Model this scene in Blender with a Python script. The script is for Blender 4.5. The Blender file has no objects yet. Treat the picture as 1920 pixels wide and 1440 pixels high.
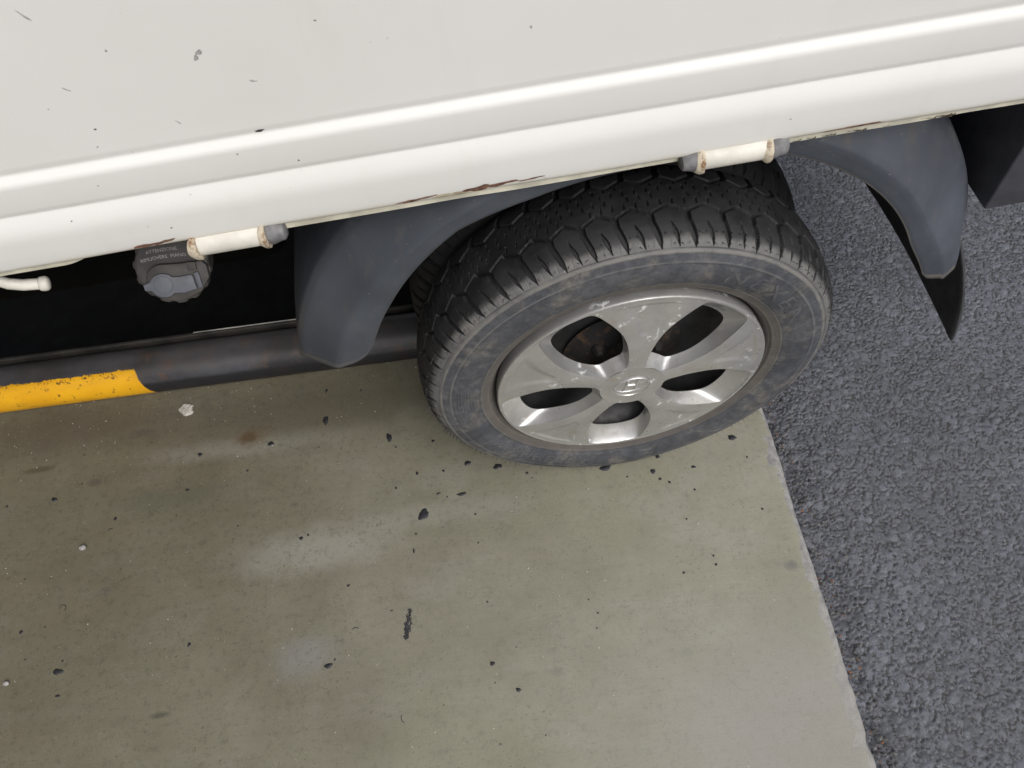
import bpy, bmesh, math, random
import numpy as np
from mathutils import Matrix, Vector

random.seed(7); RNG = np.random.default_rng(11)
sc = bpy.context.scene
C = sc.collection
rad = math.radians

# ------------------------------------------------------------------ camera
PITCH, YAW, ROLL = 1.0251, 0.01649, -0.15562
fw = Vector((math.sin(YAW)*math.cos(PITCH), math.cos(YAW)*math.cos(PITCH), -math.sin(PITCH)))
rt = Vector((math.cos(YAW), -math.sin(YAW), 0)); up = rt.cross(fw)
r2 = math.cos(ROLL)*rt + math.sin(ROLL)*up; u2 = -math.sin(ROLL)*rt + math.cos(ROLL)*up
cam = bpy.data.cameras.new('camera'); camo = bpy.data.objects.new('camera', cam); C.objects.link(camo)
cam.sensor_fit = 'HORIZONTAL'; cam.sensor_width = 36; cam.lens = 1426.92/1920*36
cam.clip_start = 0.02; cam.clip_end = 3000
camo.matrix_world = Matrix(((r2.x, u2.x, -fw.x, -0.18502), (r2.y, u2.y, -fw.y, -0.56828), (r2.z, u2.z, -fw.z, 1.2941), (0, 0, 0, 1)))
sc.camera = camo
sc.render.resolution_x, sc.render.resolution_y = 1024, 768

# ------------------------------------------------------------------ sky, sun, exposure
SUN_EL, SUN_AZ = 49.0, 152.0        # azimuth clockwise from +Y
w = bpy.data.worlds.new('World'); sc.world = w; w.use_nodes = True
nt = w.node_tree; nt.nodes.clear()
sky = nt.nodes.new('ShaderNodeTexSky'); sky.sky_type = 'NISHITA'; sky.sun_disc = False
sky.sun_elevation = rad(SUN_EL); sky.sun_rotation = rad(SUN_AZ); sky.air_density = 1.0; sky.dust_density = 4.0; sky.ozone_density = 1.0
hs = nt.nodes.new('ShaderNodeHueSaturation'); hs.inputs['Saturation'].default_value = 0.55
bg = nt.nodes.new('ShaderNodeBackground'); bg.inputs['Strength'].default_value = 0.125
wo = nt.nodes.new('ShaderNodeOutputWorld')
nt.links.new(sky.outputs[0], hs.inputs['Color']); nt.links.new(hs.outputs[0], bg.inputs[0]); nt.links.new(bg.outputs[0], wo.inputs[0])
sun = bpy.data.lights.new('sun', 'SUN'); sun.energy = 1.5; sun.angle = rad(50); sun.color = (1, .98, .955)
suno = bpy.data.objects.new('sun', sun); C.objects.link(suno)
sd = Vector((math.sin(rad(SUN_AZ))*math.cos(rad(SUN_EL)), math.cos(rad(SUN_AZ))*math.cos(rad(SUN_EL)), math.sin(rad(SUN_EL))))
suno.location = sd*20; suno.rotation_euler = sd.to_track_quat('Z', 'Y').to_euler()
vs = sc.view_settings; vs.view_transform = 'Standard'; vs.look = 'None'; vs.gamma = 1; vs.use_curve_mapping = False
vs.exposure = 0.12

# ------------------------------------------------------------------ helpers
def tag(o, label=None, cat=None, group=None, kind=None):
    for k, v in (('label', label), ('category', cat), ('group', group), ('kind', kind)):
        if v: o[k] = v
    return o

def link(name, me, mat=None, parent=None, smooth=True, sharp=None):
    o = bpy.data.objects.new(name, me); C.objects.link(o)
    if mat is not None and not me.materials: me.materials.append(mat)
    if parent is not None: o.parent = parent
    if smooth:
        me.polygons.foreach_set('use_smooth', np.ones(len(me.polygons), bool))
        if sharp: me.set_sharp_from_angle(angle=rad(sharp))
    me.update()
    return o

def mesh(name, V, F):
    me = bpy.data.meshes.new(name)
    me.from_pydata([tuple(v) for v in V], [], [tuple(f) for f in F]); me.update()
    return me

def quadmesh(name, V, Q):
    """fast mesh from an (n,3) array and an (m,4) quad array"""
    V = np.ascontiguousarray(V, np.float32); Q = np.ascontiguousarray(Q, np.int32)
    me = bpy.data.meshes.new(name)
    me.vertices.add(len(V)); me.vertices.foreach_set('co', V.ravel())
    me.loops.add(Q.size); me.loops.foreach_set('vertex_index', Q.ravel())
    me.polygons.add(len(Q)); me.polygons.foreach_set('loop_start', np.arange(0, Q.size, 4, dtype=np.int32))
    me.update(calc_edges=True); me.validate()
    return me

def grid_quads(n, m, wrap_n=False, wrap_m=False, flip=False):
    i = np.arange(n if wrap_n else n-1); j = np.arange(m if wrap_m else m-1)
    I, J = np.meshgrid(i, j, indexing='ij'); I2 = (I+1) % n; J2 = (J+1) % m
    q = np.stack([I*m+J, I2*m+J, I2*m+J2, I*m+J2], -1).reshape(-1, 4)
    return q[:, ::-1] if flip else q

def box(bm, x0, x1, y0, y1, z0, z1, bev=0):
    r = bmesh.ops.create_cube(bm, size=1)
    for v in r['verts']:
        v.co = ((x0+x1)/2+v.co.x*(x1-x0), (y0+y1)/2+v.co.y*(y1-y0), (z0+z1)/2+v.co.z*(z1-z0))
    if bev:
        es = list({e for v in r['verts'] for e in v.link_edges})
        bmesh.ops.bevel(bm, geom=es, offset=bev, segments=3, profile=.5, affect='EDGES')

def bmobj(name, bm, mat, parent=None, smooth=True, sharp=35):
    me = bpy.data.meshes.new(name); bm.to_mesh(me); bm.free()
    return link(name, me, mat, parent, smooth, sharp)

def tube(pts, r, seg=20, caps=True):
    """tube along a polyline; r scalar or list -> V,F"""
    P = [Vector(p) for p in pts]; n = len(P); V = []; F = []
    rr = r if hasattr(r, '__len__') else [r]*n
    d = (P[1]-P[0]).normalized(); a = d.orthogonal().normalized()
    for i in range(n):
        t = (P[min(i+1, n-1)]-P[max(i-1, 0)]).normalized()
        a = (a-t*a.dot(t)).normalized(); b = t.cross(a)
        for k in range(seg):
            an = 2*math.pi*k/seg; V.append(P[i]+rr[i]*(math.cos(an)*a+math.sin(an)*b))
    for i in range(n-1):
        for k in range(seg):
            k2 = (k+1) % seg; F.append((i*seg+k, i*seg+k2, (i+1)*seg+k2, (i+1)*seg+k))
    if caps:
        F.append(tuple(reversed(range(seg)))); F.append(tuple((n-1)*seg+k for k in range(seg)))
    return V, F

def lathe_y(prof, seg=96, closed=False):
    """revolve (y,r) about the Y axis"""
    pr = np.array(prof); a = np.linspace(0, 2*np.pi, seg, endpoint=False)
    V = np.stack([np.cos(a)[:, None]*pr[None, :, 1], np.repeat(pr[None, :, 0], seg, 0), np.sin(a)[:, None]*pr[None, :, 1]], -1)
    return V.reshape(-1, 3), grid_quads(seg, len(pr), True, closed, flip=False)

def sstep(e0, e1, x):
    t = np.clip((x-e0)/(e1-e0), 0, 1); return t*t*(3-2*t)

# value noise in numpy
_T = RNG.random((256, 256))
def vnoise(x, y, s):
    x = np.asarray(x)/s+37.3; y = np.asarray(y)/s+91.7
    xi = np.floor(x).astype(int); yi = np.floor(y).astype(int); fx = x-xi; fy = y-yi
    fx = fx*fx*(3-2*fx); fy = fy*fy*(3-2*fy)
    g = lambda a, b: _T[a % 256, b % 256]
    return (g(xi, yi)*(1-fx)+g(xi+1, yi)*fx)*(1-fy)+(g(xi, yi+1)*(1-fx)+g(xi+1, yi+1)*fx)*fy

# ------------------------------------------------------------------ material helpers
class M:
    def __init__(s, name):
        s.m = bpy.data.materials.new(name); s.m.use_nodes = True; s.t = s.m.node_tree; s.n = s.t.nodes; s.n.clear()
        s.out = s.n.new('ShaderNodeOutputMaterial'); s.b = s.n.new('ShaderNodeBsdfPrincipled')
        s.L(s.b.outputs[0], s.out.inputs[0])
        s.tc = s.n.new('ShaderNodeTexCoord').outputs['Object']
    def L(s, a, b): s.t.links.new(a, b)
    def put(s, sock, v):
        if hasattr(v, 'node'): s.L(v, sock)
        elif isinstance(v, (tuple, list)) and sock.type == 'RGBA': sock.default_value = (*v, 1) if len(v) == 3 else v
        else: sock.default_value = v
    def set(s, **k):
        names = dict(col='Base Color', rough='Roughness', metal='Metallic', spec='Specular IOR Level', normal='Normal', coat='Coat Weight', coatr='Coat Roughness')
        for a, v in k.items(): s.put(s.b.inputs[names[a]], v)
        return s
    def map(s, scale=(1, 1, 1), loc=(0, 0, 0), rot=(0, 0, 0), src=None):
        n = s.n.new('ShaderNodeMapping'); s.L(src or s.tc, n.inputs[0])
        n.inputs['Scale'].default_value = scale; n.inputs['Location'].default_value = loc; n.inputs['Rotation'].default_value = rot
        return n.outputs[0]
    def noise(s, scale, detail=4, rough=.55, vec=None, out='Fac', dist=0):
        n = s.n.new('ShaderNodeTexNoise'); s.L(vec or s.tc, n.inputs['Vector'])
        n.inputs['Scale'].default_value = scale; n.inputs['Detail'].default_value = detail; n.inputs['Roughness'].default_value = rough
        n.inputs['Distortion'].default_value = dist
        return n.outputs[out]
    def voro(s, scale, vec=None, feature='F1', out='Distance', rnd=1):
        n = s.n.new('ShaderNodeTexVoronoi'); n.feature = feature; s.L(vec or s.tc, n.inputs['Vector'])
        n.inputs['Scale'].default_value = scale; n.inputs['Randomness'].default_value = rnd
        return n.outputs[out]
    def ramp(s, f, a, b, c0=0., c1=1.):
        n = s.n.new('ShaderNodeMapRange'); n.interpolation_type = 'SMOOTHSTEP'
        s.put(n.inputs[0], f)
        for i, v in enumerate((a, b, c0, c1)): n.inputs[i+1].default_value = v
        return n.outputs[0]
    def math(s, op, a, b=0., c=0.):
        n = s.n.new('ShaderNodeMath'); n.operation = op
        for i, v in enumerate((a, b, c)): s.put(n.inputs[i], v)
        return n.outputs[0]
    def mul(s, a, b): return s.math('MULTIPLY', a, b)
    def add(s, a, b): return s.math('ADD', a, b)
    def mix(s, f, a, b, mode='MIX'):
        n = s.n.new('ShaderNodeMix'); n.data_type = 'RGBA'; n.blend_type = mode
        s.put(n.inputs[0], f); s.put(n.inputs[6], a); s.put(n.inputs[7], b)
        return n.outputs[2]
    def xyz(s, src=None):
        n = s.n.new('ShaderNodeSeparateXYZ'); s.L(src or s.tc, n.inputs[0]); return n.outputs
    def bump(s, h, strength=.3, dist=.001, normal=None):
        n = s.n.new('ShaderNodeBump'); s.put(n.inputs['Height'], h); n.inputs['Strength'].default_value = strength; n.inputs['Distance'].default_value = dist
        if normal: s.L(normal, n.inputs['Normal'])
        return n.outputs[0]
    def attr(s, name, out='Fac'):
        n = s.n.new('ShaderNodeAttribute'); n.attribute_name = name; return n.outputs[out]
    def spot(s, x, y, rx, ry, ang=0., soft=.5, wob=.25, nscale=60, vec=None):
        """soft elliptical blot in the XY plane, edge broken up by noise"""
        v = s.map(src=vec, loc=(-x, -y, 0)); v = s.map(src=v, rot=(0, 0, -ang)); v = s.map(src=v, scale=(1/rx, 1/ry, 0))
        n = s.n.new('ShaderNodeVectorMath'); n.operation = 'LENGTH'; s.L(v, n.inputs[0])
        d = s.add(n.outputs['Value'], s.mul(s.add(s.noise(nscale, 4, .6), -.5), wob*4))
        return s.ramp(d, 1+soft, 1-soft)

def simple(name, col, rough=.5, metal=0., var=.15, nscale=30, bump=.15, bscale=400, bdist=.0006, spec=.5):
    m = M(name); n = m.noise(nscale, 5)
    f = m.ramp(n, .3, .7)
    m.set(col=m.mix(f, tuple(c*(1-var) for c in col), tuple(min(1, c*(1+var)) for c in col)), metal=metal,
          rough=m.ramp(m.noise(nscale*2.3, 3), .3, .7, max(.05, rough-.07), min(1, rough+.07)), spec=spec,
          normal=m.bump(m.noise(bscale, 3), bump, bdist))
    return m.m

# ------------------------------------------------------------------ frames of reference
TH = -0.04756; CT, ST = math.cos(TH), math.sin(TH); XE = 0.28827
def sl(u, v, z=0.):                       # slab frame -> world; u=0 is the slab's end, v grows towards the pit
    return (XE+u*CT-v*ST, u*ST+v*CT, z)
PIT0, PIT1, PITU = 0.375, 1.75, -0.33
ZA = -0.022                               # asphalt level
GS = .98908
CANX, CANY = -.15, -3.2
def gp(x, y): return (-.185+(x+.185)*GS, -.5683+(y+.5683)*GS)

# ================================================================== SETTING
# ---- concrete
def mat_concrete():
    m = M('concrete')
    v = m.map(loc=(-XE, 0, 0)); v = m.map(src=v, rot=(0, 0, -TH))        # u,v coordinates
    x = m.xyz(v)
    nA = m.noise(3.1, 6, .62, v)
    # darker and browner inside the bay, paler and greyer towards the open end
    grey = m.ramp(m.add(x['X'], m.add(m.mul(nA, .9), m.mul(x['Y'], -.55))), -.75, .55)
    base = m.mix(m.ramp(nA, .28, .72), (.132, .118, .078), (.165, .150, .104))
    pale_base = m.mix(m.ramp(m.noise(4.3, 6, .62, v), .3, .7), (.268, .262, .200), (.318, .310, .246))
    base = m.mix(grey, base, pale_base)
    green = m.ramp(m.noise(2.6, 6, .62, m.map(src=v, scale=(.8, 1.5, 1), loc=(3, 1, 0))), .47, .58)
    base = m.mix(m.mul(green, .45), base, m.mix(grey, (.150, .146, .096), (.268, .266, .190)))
    patch = m.ramp(m.noise(7.5, 6, .66, m.map(src=v, scale=(.7, 1.5, 1), loc=(7, 3, 0))), .53, .60)
    base = m.mix(m.mul(patch, .20), base, m.mix(grey, (.200, .192, .158), (.36, .350, .320)))
    streak = m.noise(1.0, 8, .68, m.map(src=v, scale=(2.2, 30, 1)))
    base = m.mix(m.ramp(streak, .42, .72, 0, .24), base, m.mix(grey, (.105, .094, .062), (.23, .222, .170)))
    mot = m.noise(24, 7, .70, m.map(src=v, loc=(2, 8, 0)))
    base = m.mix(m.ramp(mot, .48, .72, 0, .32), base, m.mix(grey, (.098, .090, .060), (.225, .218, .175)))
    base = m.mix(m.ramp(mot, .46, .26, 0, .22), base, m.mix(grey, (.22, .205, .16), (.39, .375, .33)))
    # bleached and blueish blots
    for (sx, sy, rx, ry, a, c, k) in ((-.568, -.052, .13, .035, 0, (.36, .345, .31), .5), (-.36, -.02, .16, .02, -.05, (.34, .33, .29), .3), (-.599, -.235, .05, .03, .2, (.25, .25, .25), .5),
                                   (-.70, .19, .17, .02, -.04, (.36, .35, .31), .35), (-.86, .10, .10, .022, -.04, (.105, .105, .070), .6), (.10, -.45, .13, .09, .4, (.34, .32, .30), .4),
                                   (-1.08, .30, .2, .05, -.05, (.098, .082, .060), .8), (-.55, .24, .3, .05, -.05, (.100, .088, .060), .7)):
        sx, sy = gp(sx, sy)
        base = m.mix(m.mul(m.spot(sx, sy, rx, ry, a, .7, .3, 22), k), base, c)
    for (sx, sy, rx, ry, c, k) in ((-.708, .207, .017, .011, (.055, .030, .014), .95), (-.70, .207, .033, .02, (.13, .085, .045), .5), (-1.01, .165, .013, .008, (.09, .075, .055), .8),
                                (-.925, .26, .02, .009, (.09, .08, .06), .8), (-1.13, .215, .03, .006, (.075, .066, .035), .8), (-.80, .30, .012, .02, (.11, .095, .075), .6),
                                (-.96, -.062, .010, .008, (.12, .11, .085), .8), (-.60, .29, .008, .016, (.12, .11, .09), .7), (-.615, .045, .008, .005, (.11, .1, .08), .7),
                                (-.84, -.29, .016, .004, (.07, .065, .05), .8), (-.18, -.33, .009, .008, (.19, .185, .16), .6), (.03, -.335, .010, .008, (.22, .22, .2), .5), (.245, -.225, .010, .008, (.15, .15, .14), .8)):
        sx, sy = gp(sx, sy)
        base = m.mix(m.mul(m.spot(sx, sy, rx, ry, 0, .6, .35, 90), k), base, c)
    # fine dark specks and pale sand
    sp = m.ramp(m.noise(190, 3, .6), .58, .68); sp = m.mul(sp, m.ramp(m.noise(14, 3), .35, .62))
    base = m.mix(m.mul(sp, .68), base, m.mix(grey, (.06, .055, .045), (.15, .145, .12)))
    base = m.mix(m.ramp(m.noise(75, 5, .7, m.map(loc=(1, 5, 0))), .50, .68, 0, .42), base, m.mix(grey, (.07, .065, .045), (.19, .183, .15)))
    sp2 = m.ramp(m.noise(330, 2, .5, m.map(loc=(3, 7, 1))), .69, .75)
    base = m.mix(m.mul(sp2, .45), base, (.5, .48, .42))
    # hairline cracks
    wv_ = m.n.new('ShaderNodeVectorMath'); wv_.operation = 'ADD'; m.L(m.tc, wv_.inputs[0]); m.L(m.map(src=m.noise(9, 3, .5, None, 'Color'), scale=(.12, .12, .12)), wv_.inputs[1])
    for (sc_, lo, th_, k_) in ((9., (9, 2, 0), .56, .45), (23., (4, 6, 0), .58, .35)):
        cr = m.voro(sc_, wv_.outputs[0], 'DISTANCE_TO_EDGE')
        crk = m.mul(m.ramp(cr, .0055*sc_/9, .001), m.ramp(m.noise(11, 3, .5, m.map(loc=lo)), th_, th_+.07))
        base = m.mix(m.mul(crk, k_), base, m.mix(grey, (.05, .045, .035), (.13, .125, .10)))
    # brushed fine lines
    ln = m.noise(1, 3, .5, m.map(src=v, scale=(14, 520, 1)))
    base = m.mix(m.ramp(ln, .56, .72, 0, .16), base, (.11, .10, .075))
    # broken grey margin along the open end
    edge = m.ramp(m.add(x['X'], m.add(m.mul(m.noise(26, 5, .65, v), .055), m.mul(m.noise(7, 3, .6, v), .060))), .040, .045)
    base = m.mix(edge, base, m.mix(m.ramp(m.noise(70, 6, .7), .35, .65), (.20, .195, .195), (.335, .328, .318)))
    corner = m.mul(m.ramp(m.add(x['X'], m.mul(nA, .25)), -.45, .1), m.ramp(m.add(x['Y'], m.mul(nA, .2)), -.12, -.38))
    base = m.mix(m.mul(corner, .6), base, (.325, .312, .290))
    base = m.mix(m.ramp(m.noise(420, 4, .75), .50, .70, 0, .38), base, m.mix(grey, (.065, .060, .042), (.175, .168, .135)))
    base = m.mix(m.ramp(m.noise(360, 4, .75, m.map(loc=(6, 1, 4))), .52, .72, 0, .30), base, m.mix(grey, (.25, .235, .19), (.42, .41, .37)))
    base = m.mix(m.mul(m.ramp(m.noise(2600, 2, .6), .3, .7), .25), base, m.mix(.5, base, (.05, .05, .04)))
    h = m.add(m.mul(m.noise(55, 6, .6), .6), m.add(m.mul(m.noise(700, 3, .6), .25), m.mul(edge, -.9)))
    m.set(col=base, rough=m.ramp(m.noise(12, 4), .3, .7, .62, .85), spec=.35, normal=m.bump(h, .35, .0012))
    return m.m
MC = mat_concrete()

def build_slab():
    # margin strip with a chipped, rounded end: profile along u, swept along v
    vv = np.concatenate([np.linspace(-7, -1, 20, endpoint=False), np.linspace(-1, 1.2, 900), np.linspace(1.22, 7, 20)])
    chip = (vnoise(vv, 0*vv, .06)-.5)*.0035+(vnoise(vv, 0*vv+3, .011)-.5)*.0016-.007*np.clip(vnoise(vv, 0*vv+21, .045)-.72, 0, 1)/.28+(vnoise(vv, 0*vv+9, .3)-.5)*.008
    low = vnoise(vv, 0*vv+5, .03)**2*.004+vnoise(vv, 0*vv+15, .008)*.0015
    prof = [(-.33, 0, 0, 0), (-.06, 0, 0, 0), (-.025, 0, .2, 0), (-.013, 0, .6, .15), (-.006, -.0015, .9, .6), (-.0015, -.005, 1, 1), (.001, -.012, 1, 1), (.004, -.03, 1, .5), (.004, -.16, 1, 0)]
    V = []
    for k, v in enumerate(vv):
        for (u, z, c, l) in prof: V.append(sl(u+c*chip[k], v, z-l*low[k]))
    V = np.array(V); Q = grid_quads(len(vv), len(prof), flip=True)
    me = quadmesh('concrete_slab', V, Q)
    bm = bmesh.new(); bm.from_mesh(me)
    def plate(u0, u1, v0, v1):
        top = [bm.verts.new(sl(a, b, 0)) for a, b in ((u0, v0), (u1, v0), (u1, v1), (u0, v1))]
        bot = [bm.verts.new(sl(a, b, -.9)) for a, b in ((u0, v0), (u1, v0), (u1, v1), (u0, v1))]
        bm.faces.new(top)
        for i in range(4): j = (i+1) % 4; bm.faces.new((top[j], top[i], bot[i], bot[j]))
    plate(-9, PITU, -7, PIT0); plate(-9, PITU, PIT1, 7)
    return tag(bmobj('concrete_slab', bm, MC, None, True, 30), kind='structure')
slab = build_slab()

# ---- asphalt: one sheet, stones raised where the camera can pick them out
def mat_asphalt():
    m = M('asphalt')
    fi = m.attr('fine'); vo = m.n.new('ShaderNodeTexVoronoi'); vo.inputs['Scale'].default_value = 120; m.L(m.tc, vo.inputs['Vector'])
    def lerp(a, b): return m.add(m.mul(a, m.math('SUBTRACT', 1., fi)), m.mul(b, fi))
    st = lerp(m.xyz(vo.outputs['Color'])['X'], m.attr('stone')); hh = lerp(m.ramp(vo.outputs['Distance'], .95, .35), m.attr('height'))
    base = m.mix(st, (.074, .079, .093), (.195, .206, .242))
    base = m.mix(m.ramp(m.noise(2.5, 4), .35, .7, 0, .45), base, (.085, .088, .099))
    tan = m.mul(m.ramp(st, .955, .975), m.ramp(m.noise(40, 2), .45, .55))
    base = m.mix(tan, base, (.25, .22, .175))
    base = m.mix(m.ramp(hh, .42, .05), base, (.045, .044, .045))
    base = m.mix(m.ramp(m.noise(420, 3, .6), .60, .70, 0, .55), base, (.30, .28, .235))
    base = m.mix(m.ramp(m.noise(520, 2, .5, m.map(loc=(3, 3, 3))), .71, .74, 0, .9), base, (.62, .60, .56))
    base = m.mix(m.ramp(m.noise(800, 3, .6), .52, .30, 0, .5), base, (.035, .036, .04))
    m.set(col=base, rough=m.ramp(m.noise(300, 3), .3, .7, .34, .58), spec=.55, normal=m.bump(m.add(m.noise(900, 4, .65), m.mul(m.noise(350, 3), .8)), .75, .0018))
    return m.m
MA = mat_asphalt()

def build_asphalt():
    xs = np.concatenate([-np.geomspace(900, 10, 8), [-9.5, -5, -2, -.5, .0, .15], np.arange(.2, 1.46, .0019), [1.5, 1.7, 2.2], np.geomspace(4, 900, 12)])
    ys = np.concatenate([-np.geomspace(900, 4, 10), [-2, -1.5, -1.1], np.arange(-.96, 1.08, .0019), [1.15, 1.4, 2, 3], np.geomspace(5, 900, 10)])
    X, Y = np.meshgrid(xs, ys, indexing='ij')
    U = (X-XE)*CT+Y*ST; Vv = -(X-XE)*ST+Y*CT
    fine = (X >= .2) & (X <= 1.458) & (Y >= -.96) & (Y <= 1.078)
    fade = sstep(1.455, 1.40, X)*sstep(-.958, -.90, Y)*sstep(1.075, 1.02, Y)*fine
    Z = np.zeros_like(X); stone = np.full_like(X, .4)
    def cells(cs, seed, rmin, rmax, hmax):
        r = np.random.default_rng(seed); G = 512
        jx, jy, rr, hh, tt = (r.random((G, G)) for _ in range(5))
        ang = r.random((G, G))*np.pi; asp = .65+.5*r.random((G, G))
        best = np.full(X.shape, -1.); tone = np.zeros(X.shape)
        ci = np.floor(X/cs).astype(int); cj = np.floor(Y/cs).astype(int)
        for di in (-1, 0, 1):
            for dj in (-1, 0, 1):
                a = (ci+di) % G; b = (cj+dj) % G
                px = (ci+di+jx[a, b])*cs; py = (cj+dj+jy[a, b])*cs
                dx = X-px; dy = Y-py; ca = np.cos(ang[a, b]); sa = np.sin(ang[a, b])
                ex = dx*ca+dy*sa; ey = (-dx*sa+dy*ca)/asp[a, b]
                R = rmin+(rmax-rmin)*rr[a, b]
                d = np.maximum(np.abs(ex), np.abs(ex*.5+ey*.87)); d = np.maximum(d, np.abs(ex*.5-ey*.87))/R
                h = hmax*(.35+.65*hh[a, b])*np.clip(1-d**3, 0, 1)**.6
                w_ = h > best
                best = np.where(w_, h, best); tone = np.where(w_, tt[a, b], tone)
        return best, tone
    h1, t1 = cells(.0135, 1, .0016, .0080, .0034); h2, t2 = cells(.0043, 2, .0015, .0031, .0029)
    h = np.maximum(h1, h2); stone = np.where(h1 > h2, t1, t2*.9)
    h = np.minimum(h, .0023+.0012*vnoise(X, Y, .006))*(.55+.6*vnoise(X, Y, .045))
    near = sstep(.10, .0, U)                       # ravelled strip beside the slab
    h = h*(1+.6*near)
    Z = np.where(fine, ZA+h-.011*near*vnoise(X, Y, .03)-.007*near+(vnoise(X, Y, .09)-.5)*.004+(vnoise(X, Y, .3)-.5)*.006, ZA)
    stone = np.clip(stone*.85+.3*(vnoise(X, Y, .15)-.5)+.05, 0, 1)
    hn = np.where(fine, np.clip(h/.0022, 0, 1), .6)
    stone = np.where(fine, stone, .4); Z = ZA+(Z-ZA)*fade
    inside = (U < -.05) & (Vv > -6.9) & (Vv < 6.9) & (U > -8.9)
    Z = np.where(inside, -.85, Z)
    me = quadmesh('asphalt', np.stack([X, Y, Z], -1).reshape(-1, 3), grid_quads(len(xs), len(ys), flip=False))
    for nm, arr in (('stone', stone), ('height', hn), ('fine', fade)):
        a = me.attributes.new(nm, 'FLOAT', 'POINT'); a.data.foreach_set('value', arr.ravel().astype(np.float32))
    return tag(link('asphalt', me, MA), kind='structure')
build_asphalt()

# pit box in near-black, so the colour itself gives the pit's shade
MPIT = simple('pit_shade_black', (.012, .012, .012), .8, 0, .3, 8)
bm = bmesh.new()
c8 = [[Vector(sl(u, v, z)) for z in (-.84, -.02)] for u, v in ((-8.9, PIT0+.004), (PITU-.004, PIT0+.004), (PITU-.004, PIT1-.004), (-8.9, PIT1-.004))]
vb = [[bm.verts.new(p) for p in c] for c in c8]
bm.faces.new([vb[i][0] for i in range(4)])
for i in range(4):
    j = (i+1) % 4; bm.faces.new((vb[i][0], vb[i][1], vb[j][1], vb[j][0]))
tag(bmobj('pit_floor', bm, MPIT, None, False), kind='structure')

# ================================================================== WALL added out of view to block the sky and shade the slab
MCAN = simple('wall_render', (.20, .19, .17), .85, 0, .2, 5, .4, 60, .003)
wall = bpy.data.objects.new('shade_wall', None); C.objects.link(wall); wall.matrix_world = Matrix.Translation(sl(0, 0, 0)) @ Matrix.Rotation(TH, 4, 'Z')
tag(wall, 'tall plain rendered wall with coping, added out of view to shade the slab', 'wall')
bm = bmesh.new(); box(bm, -3.3, -3.05, -6, 6.8, 0, 5.2, .01); bmobj('wall_face', bm, MCAN, wall)
bm = bmesh.new(); box(bm, -3.36, -2.99, -6.05, 6.85, 5.203, 5.32, .01); bmobj('coping', bm, MC, wall)

# ================================================================== GUIDE RAIL along the pit
RP, CV = .0465, .3105
def mat_rail():
    m = M('rail_paint'); x = m.xyz()      # object axes: X along the pipe (u), Y = v, Z up, centre on the pipe's axis
    ang = m.math('ARCTAN2', x['Z'], m.mul(x['Y'], -1.))          # 0 at the front, pi/2 at the top
    nz = m.add(m.noise(38, 6, .65), -.5)
    top = m.ramp(m.add(ang, m.mul(m.add(m.noise(70, 5, .7), -.5), .40)), 1.06, 1.10)        # worn bare on the upper side
    end = m.ramp(m.add(m.add(x['X'], 1.205), m.add(m.mul(ang, .012), m.mul(nz, .012))), .010, .014)
    steel = m.mix(m.ramp(m.noise(9, 6, .65), .35, .68), (.020, .020, .023), (.062, .063, .072))
    rust = m.mul(m.ramp(m.noise(30, 6, .72), .50, .64), m.ramp(m.noise(4, 3), .34, .56))
    steel = m.mix(m.mul(rust, .8), steel, (.085, .048, .032))
    steel = m.mix(m.ramp(m.noise(150, 3, .6), .66, .74, 0, .5), steel, (.15, .14, .13))
    steel = m.mix(m.mul(m.ramp(m.noise(1, 5, .6, m.map(scale=(7, 60, 60))), .68, .72), m.ramp(ang, .1, -.3)), steel, (.23, .05, .015))
    upper = m.mul(m.ramp(ang, .45, .95), m.ramp(m.noise(30, 5, .65, m.map(scale=(.5, 1, 1))), .25, .6, .45, 1.))
    steel = m.mix(m.mul(upper, .42), steel, m.mix(m.noise(12, 4), (.075, .066, .058), (.115, .112, .112)))
    blk = m.ramp(ang, .45, .25)
    steel = m.mix(m.mul(m.mul(blk, end), .85), steel, (.012, .012, .015))
    yel = m.mix(m.ramp(m.noise(14, 5), .3, .7), (.74, .36, .008), (.82, .43, .012))
    yel = m.mix(m.ramp(m.add(m.noise(95, 6, .72), m.mul(m.ramp(ang, .55, 1.05), .07)), .60, .66, 0, 1), yel, (.10, .045, .02))
    bld = m.math('MAXIMUM', top, end)
    dirt = m.mul(m.ramp(m.noise(6, 5, .65, m.map(scale=(1, 3, 3))), .45, .75), .45)
    yel = m.mix(dirt, yel, (.45, .23, .02))
    m.set(col=m.mix(bld, yel, steel), rough=m.mix(bld, (.42, .42, .42), (.50, .50, .50)), normal=m.bump(m.add(m.noise(60, 5), m.mul(bld, -.6)), .35, .0008))
    return m.m
MR = mat_rail()
rail = bpy.data.objects.new('guide_rail', None); C.objects.link(rail)
rail.matrix_world = Matrix.Translation(sl(0, CV, RP)) @ Matrix.Rotation(TH, 4, 'Z')
tag(rail, 'black steel pipe guide rail with worn yellow paint at one end, along the pit edge', 'guide rail')
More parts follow.
